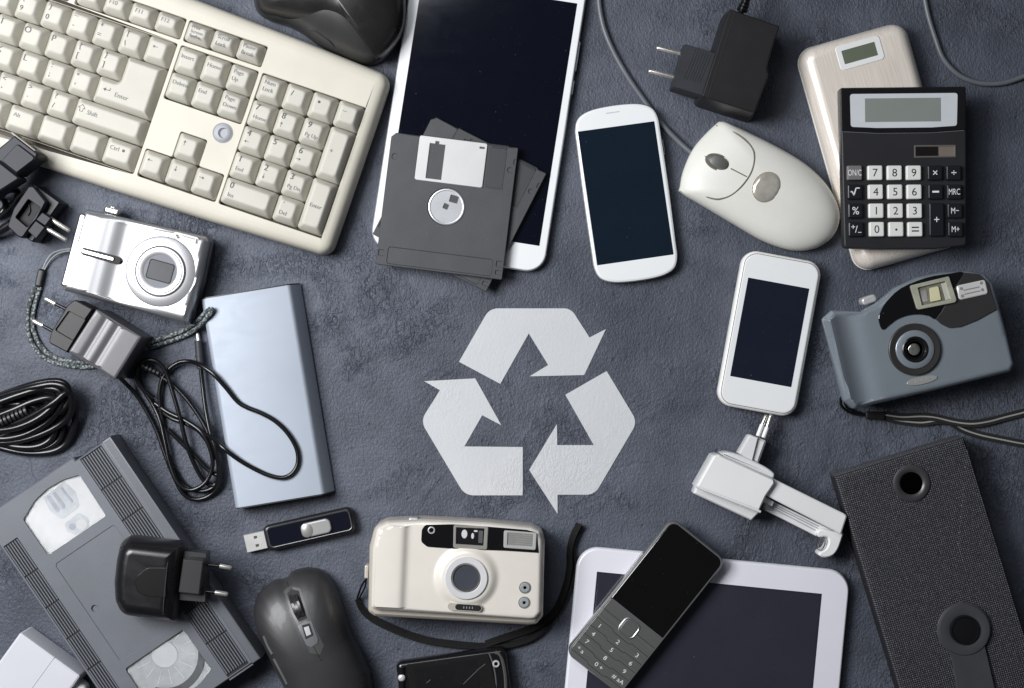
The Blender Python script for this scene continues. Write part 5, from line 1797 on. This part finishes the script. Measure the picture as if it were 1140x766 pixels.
# ------------------------------------------------------------ white adapter in the lower left corner
def corner_adapter():
    T = Thing('power_adapter', 'cool white plastic adapter cut off by the lower left corner', 'power adapter', 31, 763, 35.9, 40)
    mb = MB()
    mb.loft(rr(83.5, 86, 3, 0, 0, n=4), [(2, .5), (0, 2.5), (0, 36.5), (.8, 39), (2.6, 40)])
    mb.build(T, 'housing', LILAC)
    mb = MB()
    mb.tube([(5.5, -42.8, 38.4), (5.5, -41.4, 40), (5.5, 41.4, 40), (5.5, 42.8, 38.4)], .45, smooth=False, n=6)
    mb.build(T, 'housing_seam', M('lilac_seam', (0.42, 0.41, 0.46), 0.5))
    mb = MB()
    x, y = T.A(86, 768, 20)
    mb.loft(rr(20, 22, 7, x, y), pill(6, 30, 6))
    mb.build(T, 'cord_boot', WHITE)
corner_adapter()

# ------------------------------------------------------------ coiled black lead at the left edge
def coiled_lead():
    T = Thing('cable', 'thick black cable coiled into a bundle at the left edge', 'cable', 40, 463, 0, 8)
    q = lambda pts: [(*T.A(p[0] / 3.83, 320 + p[1] / 3.83, p[2]), p[2]) for p in pts]
    mb = MB()
    loops = [
        [(-120, 520, 6), (-40, 478, 8), (60, 440, 16), (140, 414, 22), (220, 400, 26), (272, 408, 28), (296, 448, 28), (285, 500, 26), (230, 545, 24), (140, 588, 22), (50, 620, 20), (-60, 650, 14), (-140, 640, 6)],
        [(-120, 500, 4), (-20, 500, 8), (40, 488, 12), (100, 484, 14), (160, 496, 14), (205, 530, 12), (240, 560, 10), (268, 600, 8), (250, 650, 6), (200, 684, 6), (130, 694, 6), (40, 682, 5), (-60, 640, 4)],
        [(-130, 470, 16), (-30, 470, 20), (60, 446, 26), (150, 424, 32), (230, 412, 34), (282, 430, 34), (306, 480, 30), (300, 540, 24), (262, 580, 20), (190, 620, 18), (100, 650, 16), (0, 662, 14), (-90, 652, 10)],
        [(-120, 560, 14), (-40, 590, 18), (60, 580, 26), (150, 540, 32), (230, 490, 36), (286, 450, 34), (318, 500, 22), (322, 560, 14), (306, 620, 9), (280, 668, 6), (220, 700, 5), (120, 706, 5), (20, 688, 5), (-60, 660, 5)],
        [(-110, 600, 24), (-30, 610, 28), (60, 600, 32), (140, 570, 34), (200, 530, 34), (236, 490, 32), (210, 470, 28), (140, 486, 26), (60, 520, 26), (-40, 560, 24)],
        [(-100, 640, 6), (0, 660, 7), (90, 650, 9), (170, 618, 10), (240, 570, 12), (290, 500, 16), (276, 440, 18), (200, 430, 18), (90, 460, 18), (-20, 500, 18)],
    ]
    for lp in loops:
        mb.tube(q(lp), 3.8, 8, 10)
    for k in range(5):
        lp = loops[(0, 2, 3, 1, 5)[k]]
        f, dz = (0.86, 0.90, 0.82, 0.88, 0.93)[k], (-10, -14, -12, 6, 12)[k]
        mb.tube(q([(90 + (p[0] - 90) * f - 12, 560 + (p[1] - 560) * f + (8, -6, 10, 4, -8)[k], max(4, p[2] + dz)) for p in lp]), 3.8, 8, 10)
    c = mb.build(T, 'lead', RUBBER)
    mb = MB()
    for i in range(9):
        x, y = -30 + i * 17, 588 - i * 7.5
        a, b = q([(x, y, 31), (x + 10, y - 4.4, 31)])
        mb.tube([a, b], 5.4, smooth=False, n=10)
    mb.build(T, 'strain_relief', M('boot_black', (0.018, 0.018, 0.019), 0.45), c)
coiled_lead()

# ------------------------------------------------------------ mains lead with its plug, upper left
def mains_lead():
    T = Thing('mains_lead', 'black mains lead, its socket end on the keyboard corner and its angled plug below', 'mains lead', 30, 220, 0, 40)
    q = lambda pts, z=None: T.AP([(p[0] / 4.783, 140 + p[1] / 4.783, *p[2:]) for p in pts], z)
    q3 = lambda pts: [(*q([(p[0], p[1])], p[2])[0], p[2]) for p in pts]
    ND = M('plug_navy_black', (0.009, 0.010, 0.015), 0.40, spec=0.3, vary=(0.12, 40), grain=(1400, 0.10), dust=0.2)
    ND2 = M('plug_navy_dull', (0.013, 0.0145, 0.021), 0.5, spec=0.3, vary=(0.1, 40))
    # socket end
    mb = MB()
    mb.loft(fpoly(q([(76, 46, 2), (206, 146, 3), (196, 172, 3), (86, 262, 3), (-20, 180), (-60, 200), (-60, 160)], 66), 4), [(1, 32), (0, 34), (0, 62), (1, 65), (2.4, 66)])
    mb.loft(fpoly(q([(90, 96, 3), (190, 172, 3), (88, 250, 2), (6, 186, 2)], 69), 3), [(-1, 65), (0, 68), (.8, 69)])
    mb.loft(fpoly(q([(2, 192, 2), (98, 268, 3), (106, 284, 3), (0, 352), (-80, 420), (-180, 330)], 60), 4), [(1, 32), (0, 34), (0, 56), (1, 59), (2.4, 60)])
    so = mb.build(T, 'socket', ND2)
    mb = MB()
    a, b = q3([(78, 50, 50), (204, 148, 50)])
    mb.bar((a[0] + .8, a[1] - 1, 50), (b[0] + .8, b[1] - 1, 50), 2, 29, .6)
    mb.mi = 1
    for f in (.18, .5, .82):
        x, y = a[0] + (b[0] - a[0]) * f, a[1] + (b[1] - a[1]) * f
        mb.bar((x - 2.2 + 1.6, y - 1.6 - 1.4, 56 if f != .5 else 48), (x + 2.2 + 1.6, y + 1.6 - 1.4, 56 if f != .5 else 48), 1.5, 7, .2)
    mb.build(T, 'socket_face', [M('socket_face_grey', (0.30, 0.27, 0.23), 0.5), GAP], so)
    # plug
    mb = MB()
    mb.loft(fpoly(q([(178, 306, 2), (322, 408, 2), (172, 622, 2), (60, 540, 2)], 34), 3), [(1, .5), (0, 2), (0, 32), (1.4, 34)])
    b = mb.build(T, 'plug', ND)
    ring_o = fpoly(q([(150, 322, 4), (176, 318, 4), (246, 404, 3), (230, 436), (196, 500), (168, 530), (120, 600, 4), (96, 592, 4), (36, 536, 4), (70, 440)], 47), 3)
    mb = MB()
    mb.plate(ring_o, [(0, 33), (0, 44), (1, 46.4), (1.6, 47)], [fpoly(q([(150, 386, 2), (220, 436, 2), (146, 546, 2), (78, 488, 2)], 47), 3)], 37)
    mb.build(T, 'grip_frame', ND2, b)
    mb = MB()
    mb.sheet(fpoly(q([(146, 380), (226, 436), (146, 552), (70, 488)], 38))(), 38)
    mb.tube([(*q([p], 40)[0], 39.2) for p in ((152, 414), (158, 452), (146, 478))], .9, 5, 6)
    mb.build(T, 'grip_recess', M('recess_black', (0.006, 0.006, 0.008), 0.5, spec=0.2), b)
    mb = MB()
    mb.loft(fpoly(q([(225, 460, 1), (272, 492, 1), (240, 534), (190, 500)], 50), 3), [(0, 30), (0, 48.6), (.8, 50)])
    mb.loft(fpoly(q([(190, 504, 1), (240, 540, 1), (192, 602, 1), (146, 560, 1)], 50), 3), [(0, 30), (0, 48.6), (.8, 50)])
    mb.build(T, 'pin_block', ND2, b)
    for p0, p1 in (((266, 494), (374, 563)), ((240, 542), (357, 612))):
        mb = MB()
        A_, B_ = q3([(*p0, 40), (*p1, 40)])
        mb.pin(A_, B_, 2.5)
        mb.build(T, 'pin', NICKEL, b)
    # rim and cord
    mb = MB()
    mb.tube(q3([(176, 318, 38), (104, 372, 38), (60, 432, 36), (-10, 498, 30), (-80, 560, 20)]), 1.7, 6, 8)
    mb.tube(q3([(60, 520, 22), (0, 560, 18), (-60, 590, 12), (-140, 600, 6)]), 5.2, 6, 10)
    mb.tube(q3([(-40, 340, 40), (20, 350, 30), (66, 340, 22), (92, 352, 16), (80, 400, 12), (30, 440, 10), (-40, 480, 8), (-140, 520, 5)]), 3.6, 8, 10)
    mb.tube(q3([(-60, 360, 10), (0, 380, 12), (28, 410, 14), (20, 450, 16), (-20, 480, 14), (-100, 500, 8)]), 3.6, 8, 10)
    mb.build(T, 'cord', RUBBER)
mains_lead()

# ------------------------------------------------------------ slate power bank
def slate_bank():
    T = Thing('power_bank', 'slate blue metal power bank with a black cable looped over it', 'power bank', 296.2, 440.8, -9.3, 24)
    SL = M('slate_anodised', (0.375, 0.415, 0.48), 0.56, metal=0.25, vary=(0.04, 14), grain=(1900, 0.10), smudge=0.05)
    g = rr(111, 237, 2.5, 0, 0, n=3)
    mb = MB()
    # rounded long edges: section swept along the length
    w, L, z = 55.5, 118.2, 24
    sec = [(-w + 3, .6)]
    for i in range(9):
        a = PI - PI / 2 * i / 8
        sec.append((-w + 7 + 7 * math.cos(a), z - 12 + 12 * math.sin(a)))
    sec += [(w - 13, z), (w - 11.2, z - .4), (w - 9.6, z - 1.6), (w - 8.2, z - 3.8), (w - .6, z - 19), (w, z - 21)]
    sec.append((w - 3, .6))
    rows = [[mb.bm.verts.new((x, y, zz)) for x, zz in sec] for y in (-L + .5, L - .5)]
    mb.bridge(rows[0], rows[1]); mb.face(rows[0]); mb.face(rows[1])
    mb.build(T, 'sleeve', SL, smooth=50)
    for s_ in (-1, 1):
        mb = MB()
        sec2 = [(x * .985, .4 + (zz - .4) * .97) for x, zz in sec]
        rws = [[mb.bm.verts.new((x, y, zz)) for x, zz in sec2] for y in (s_ * (L - .6), s_ * (L + 1.0))]
        mb.bridge(*rws); mb.face(rws[0]); mb.face(rws[1])
        mb.build(T, 'end_cap', M('bank_end_black', (0.03, 0.032, 0.036), 0.4))
slate_bank()

# ------------------------------------------------------------ silver compact camera with a braided wrist strap
def silver_camera():
    h = 38
    T = Thing('compact_camera', 'silver compact digital camera with its lens shut and a braided grey wrist cord', 'camera', 149, 296, 14.3, h)
    q = lambda pts, z=None: T.AP([(60 + p[0] / 5, 220 + p[1] / 5, *p[2:]) for p in pts], z)
    outl = fpoly(q([(158, 58, 6), (400, 112), (850, 214, 5), (862, 240, 4), (815, 470), (738, 702, 5), (712, 697, 4), (380, 606), (45, 516, 6), (38, 490, 4)]), 5)
    x0, _ = T.A(60 + 40 / 5, 220 + 490 / 5)
    def zf(x, y):
        # gently waved front, its hollow shaped to reflect as a grey band
        k = [(-80, h - 1.5), (-60, h + .8), (-46, h + 1.6), (-34, h + .4), (-18, h - 2.6), (-6, h - 2.4), (30, h - .6), (80, h + 1.4)]
        x = min(max(x, -79.9), 79.9)
        for (a, za), (b, zb) in zip(k, k[1:]):
            if a <= x <= b:
                f = (x - a) / (b - a)
                f = f * f * (3 - 2 * f) * .6 + f * .4
                return za + (zb - za) * f
        return h
    mb = MB()
    mb.cap(outl, [(2.5, .6), (0, 4), (0, 17), (.6, 17.6), (0, 18.2), (0, h - 8), (1.0, h - 4), (3.4, h - 1.2)], zf, grid=3.0)
    mb.build(T, 'body', SILVER, smooth=55)
    mb = MB()
    mb.loft(fpoly(q([(148, 92, 2), (174, 98, 2), (72, 490, 2), (44, 486, 2)], h), 3), [(0, h - 5), (0, h + .1), (.5, h + .4)])
    mb.mi = 1
    r0 = fpoly(q([(145, 89, 2), (177, 95, 2), (75, 493, 2), (41, 489, 2)], h), 3)()
    mb.tube([(p[0], p[1], h - .2) for p in r0], .5, smooth=False, n=5, closed=True)
    mb.build(T, 'grip_bar', [SILVER, GAP])
    a, b = q([(170, 300), (356, 350)])
    ang = math.atan2(b[1] - a[1], b[0] - a[0])
    mx, my = (a[0] + b[0]) / 2, (a[1] + b[1]) / 2
    mb = MB()
    zt = max(zf(a[0] + (b[0] - a[0]) * i / 10, 0) for i in range(-2, 13))
    mb.loft(rr(46, 8.6, 4.2, mx, my, rot=ang), [(0, zt - 2), (0, zt + .3), (.4, zt + .4)])
    sl = mb.build(T, 'badge_slot', M('slot_dark', (0.015, 0.015, 0.015), 0.5, spec=0.2))
    mb = MB()
    mb.loft(rr(38, 5, 2.4, mx - 3, my, rot=ang), pill(zt - 1, zt + 2.2, 1.2))
    mb.build(T, 'badge_bar', CHROME, sl)
    lx, ly = q([(592, 410)], h + 3)[0]
    mb = MB()
    mb.loft(ell(38.8, x=lx, y=ly, n=64), [(0, h - 3), (0, h + .9), (.7, h + 1.4), (10.8, h + 1.9)], ct=False)
    lr = mb.build(T, 'lens', M('lens_silver', (0.47, 0.47, 0.485), 0.36, metal=0.6))
    mb = MB()
    mb.tube([(lx + 38.9 * math.cos(t * PI / 36), ly + 38.9 * math.sin(t * PI / 36), h + .5) for t in range(72)], .45, smooth=False, n=5, closed=True)
    mb.tube([(lx + 27.9 * math.cos(t * PI / 36), ly + 27.9 * math.sin(t * PI / 36), h + 1.9) for t in range(72)], .7, smooth=False, n=5, closed=True)
    mb.tube([(lx + 24.4 * math.cos(t * PI / 36), ly + 24.4 * math.sin(t * PI / 36), h + 4.4) for t in range(72)], .35, smooth=False, n=5, closed=True)
    mb.build(T, 'lens_groove', M('groove_grey', (0.08, 0.08, 0.085), 0.5), lr)
    mb = MB()
    mb.loft(ell(27.2, x=lx, y=ly, n=56), [(0, h - 1), (0, h + 3.4), (.8, h + 4.2), (3.0, h + 4.2), (6.4, h + 4.4), (9.0, h + 3.0)], ct=False)
    mb.build(T, 'lens_barrel', M('lens_silver', ()), lr)
    mb = MB()
    mb.sheet(ell(18.4, x=lx, y=ly, n=48)(), h + 3.1)
    lf = mb.build(T, 'lens_face', M('lens_face_grey', (0.17, 0.175, 0.20), 0.5, spec=0.3), lr)
    mb = MB()
    mb.loft(rr(29, 22.5, 3, lx, ly, rot=0.02), [(0, h + 3), (.1, h + 3.5), (1.1, h + 3.5)], ct=False)
    mb.mi = 1
    mb.loft(rr(27, 20.5, 2.4, lx, ly, rot=0.02), [(0, h + 3), (.1, h + 3.4)])
    mb.build(T, 'lens_shutter', [GAP, M('shutter_slate', (0.065, 0.067, 0.075), 0.45, spec=0.3, vary=(0.15, 50))], lf)
    mb = MB()
    mb.loft(fpoly(q([(672, 188, 2), (812, 224, 3), (800, 264, 2), (770, 260), (664, 226, 2)], h), 3), [(0, h - 3), (0, h + 1.0), (.4, h + 1.4)])
    f = mb.build(T, 'flash', M('flash_clear', ()))
    mb = MB()
    for p in ((688, 212), (694, 222)):
        c = q([p], h)[0]
        mb.box(c[0], c[1], 2.6, 2, h + 1.3, h + 1.7, .1, r=.2)
    a, b = q([(716, 212), (786, 232)], h)
    mb.bar((*a, h + 1.5), (*b, h + 1.5), .6, .3, .05)
    a, b = q([(798, 232), (794, 256)], h)
    mb.bar((*a, h + 1.5), (*b, h + 1.5), 1.6, .4, .05)
    mb.build(T, 'flash_mark', M('groove_grey', ()), f)
    bx, by = q([(332, 76)], 20)[0]
    mb = MB()
    mb.loft(rr(17, 7, 2.5, bx, by), pill(9, 29, 2.4))
    mb.loft(rr(8, 8, 2.5, bx - 1, by - 1.6), pill(14, 25, 2))
    mb.build(T, 'shutter_button', CHROME)
    mb = MB()
    a, b = q([(835, 300), (760, 640)], 20)
    mb.bar((a[0] + 2, a[1], 20), (b[0] + 2, b[1], 20), 1.6, 9, .5)
    mb.build(T, 'side_trim', M('lens_silver', ()))
    # wrist strap
    R = lambda pts, z=3.0: [(*T.A(p[0], p[1], p[2] if len(p) > 2 else z), p[2] if len(p) > 2 else z) for p in pts]
    mb = MB()
    mb.tube(R([(80, 277, 16), (74, 277.5, 12), (66, 279, 8), (58, 282.5, 5), (52, 290, 4), (47.5, 300, 4)]), 1.0, 6, 7)
    mb.tube(R([(80, 279, 14), (70, 280.5, 9), (62, 284, 6), (55, 291, 4), (49, 301, 4)]), .9, 6, 7)
    st = mb.build(T, 'wrist_cord', M('thin_cord_grey', (0.22, 0.24, 0.25), 0.6))
    mb = MB()
    a, b = R([(47, 299.5, 4.5), (42.5, 319.5, 4.5)])
    mb.bar(a, b, 8, 7, 2)
    mb.build(T, 'cord_slider', BLK, st)
    BR = M('braid_grey', (0.17, 0.195, 0.20), 0.75, braid=True)
    for pts in ([(40.5, 318), (34.5, 333), (31, 351), (32, 372), (40, 389), (54, 401), (74, 406.5), (100, 408.5), (122, 404), (142, 393), (166, 382, 3), (190, 373.5, 3), (206, 367, 5), (218, 359, 14), (227, 350, 26), (234, 343.5, 29)],
                [(45, 319.5), (40, 335), (36.5, 353), (38, 370), (47, 387), (60, 397.5), (78, 402), (102, 403.5), (124, 400), (146, 392), (170, 386, 3), (192, 379, 3), (209, 372, 5), (221, 363.5, 14), (230, 354, 27), (236, 345.5, 29), (234.5, 343.5, 29)]):
        mb = MB()
        mb.tube(R(pts, 3.0), 2.7, 8, 10)
        mb.build(T, 'braided_loop', BR, st)
silver_camera()

# ------------------------------------------------------------ dark wall charger with the tangled cable
def cable_charger():
    h = 54
    T = Thing('wall_charger', 'grey-topped black charger trailing a tangled cable beside the silver camera', 'charger', 117, 383, 31.5, h)
    top = fpoly(T.AP([(107, 343.5, 2), (158, 374.8, 2), (128, 423, 2), (75.7, 391.8, 2)]), 3)
    mb = MB()
    band_dips = lambda x, y: h - 1.5 * (math.exp(-((x + 13.4) / 3.4) ** 2) + math.exp(-((x - 1.8) / 3.4) ** 2))  # two dips added to the top to shape its dark reflected bands
    mb.cap(top, [(1, .5), (0, 2), (0, h - 3), (.5, h - .8), (1.6, h)], band_dips, grid=2.0)
    mb.build(T, 'body', M('charger_graphite', (0.095, 0.094, 0.102), 0.33, metal=0.1, vary=(0.06, 24), grain=(1600, .08)))
    q = lambda pts, z=None: T.AP([(p[0] / 3.83, 320 + p[1] / 3.83, *p[2:]) for p in pts], z)
    mb = MB()
    mb.plate(fpoly(q([(318, 50, 5), (396, 92), (286, 278), (206, 236, 4), (216, 192, 2), (286, 76, 2)], 45), 4), [(1, 9), (0, 11), (0, 43), (1.4, 45)],
             [fpoly(q([(292, 98, 2), (368, 138, 2), (310, 228, 2), (232, 182, 2)], 45), 3)], 42.5, floor=True)
    pg = mb.build(T, 'plug', BLK)
    for a, m_, b in (((284, 94), (236, 70), (189, 44)), ((228, 188), (182, 163), (137, 138))):
        mb = MB()
        A_, B_, C_ = [(*q([p], 28)[0], 28) for p in (a, m_, b)]
        mb.pin(B_, C_, 2.7)
        mb.mi = 1
        mb.tube([A_, B_], 1.9, smooth=False, n=10)
        mb.build(T, 'pin', [NICKEL, RUBBER], pg)
    c3 = lambda pts: [(*T.A(140 + p[0] / 3.1917, 340 + p[1] / 3.1917, p[2]), p[2]) for p in pts]
    mb = MB()
    runs = [
        # out of the charger and down into the bundle
        [(-40, 236, 24), (-10, 268, 18), (14, 292, 9), (46, 330, 4), (84, 392, 3), (112, 450, 3), (140, 530, 4), (168, 600, 5), (204, 668, 5), (250, 690, 4), (304, 672, 5), (334, 630, 9), (330, 560, 12), (300, 470, 12), (258, 390, 10), (196, 310, 8), (130, 256, 7), (96, 236, 7)],
        # upper loop near the charger
        [(100, 330, 9), (60, 296, 11), (38, 252, 13), (50, 208, 14), (88, 194, 14), (128, 214, 13), (152, 262, 12), (172, 326, 12), (194, 404, 12), (214, 486, 11), (240, 556, 9), (276, 620, 7), (312, 640, 6), (332, 600, 6), (326, 540, 8)],
        [(42, 232, 5), (58, 290, 4), (96, 352, 4), (122, 410, 6), (140, 486, 8), (156, 560, 9), (186, 632, 10), (232, 656, 10), (284, 628, 11), (308, 570, 12), (300, 510, 13), (268, 450, 13), (212, 410, 9), (150, 380, 6), (104, 348, 4)],
        # up to the barrel of the jack
        [(266, 222, 9), (274, 290, 9), (284, 370, 11), (300, 450, 14), (322, 520, 15), (330, 590, 10), (318, 640, 6), (270, 660, 5), (210, 640, 4), (170, 580, 4)],
        # wide loop thrown over the power bank
        [(136, 430, 4), (124, 370, 5), (120, 310, 6), (130, 262, 7), (156, 224, 8), (192, 202, 10), (232, 200, 14), (268, 214, 24), (312, 244, 29), (356, 292, 28), (396, 340, 27), (430, 362, 27), (480, 382, 27), (530, 410, 27), (574, 452, 27), (606, 506, 27), (612, 556, 27), (594, 594, 27), (560, 612, 27), (516, 606, 27), (464, 584, 27), (404, 550, 28), (348, 508, 29), (318, 478, 22), (270, 450, 10), (214, 420, 6), (160, 400, 4), (116, 366, 3.4)],
        [(150, 440, 6), (200, 490, 5), (250, 540, 5), (300, 590, 5), (340, 600, 8), (322, 540, 10), (280, 470, 8), (240, 430, 6), (180, 398, 5)],
    ]
    for r_ in runs:
        mb.tube(c3(r_), 2.6, 8, 10)
    c = mb.build(T, 'cable', RUBBER)
    mb = MB()
    for i in range(5):
        a, b = c3([(58 + i * 13, 214 + i * 6, 14), (66 + i * 13, 218 + i * 6, 14)])
        mb.tube([a, b], 4.0 - i * .25, smooth=False, n=10)
    a, b = c3([(56, 216, 14), (126, 246, 11)])
    mb.tube([a, b], 2.4, smooth=False, n=10)
    mb.build(T, 'strain_relief', M('boot_black', ()), c)
    mb = MB()
    a, b = c3([(258, 126, 6), (266, 224, 9)])
    mb.tube([a, b], 4.6, smooth=False, n=14)
    m1, m2 = c3([(262, 176, 7.4), (262.6, 182, 7.6)])
    mb.tube([m1, m2], 5.2, smooth=False, n=14)
    jk = mb.build(T, 'jack', BLK_M, c)
    mb = MB()
    a, b = c3([(258, 128, 6), (255, 96, 5)])
    mb.pin(a, b, 2.3)
    mb.build(T, 'jack_tip', NICKEL, jk)
cable_charger()
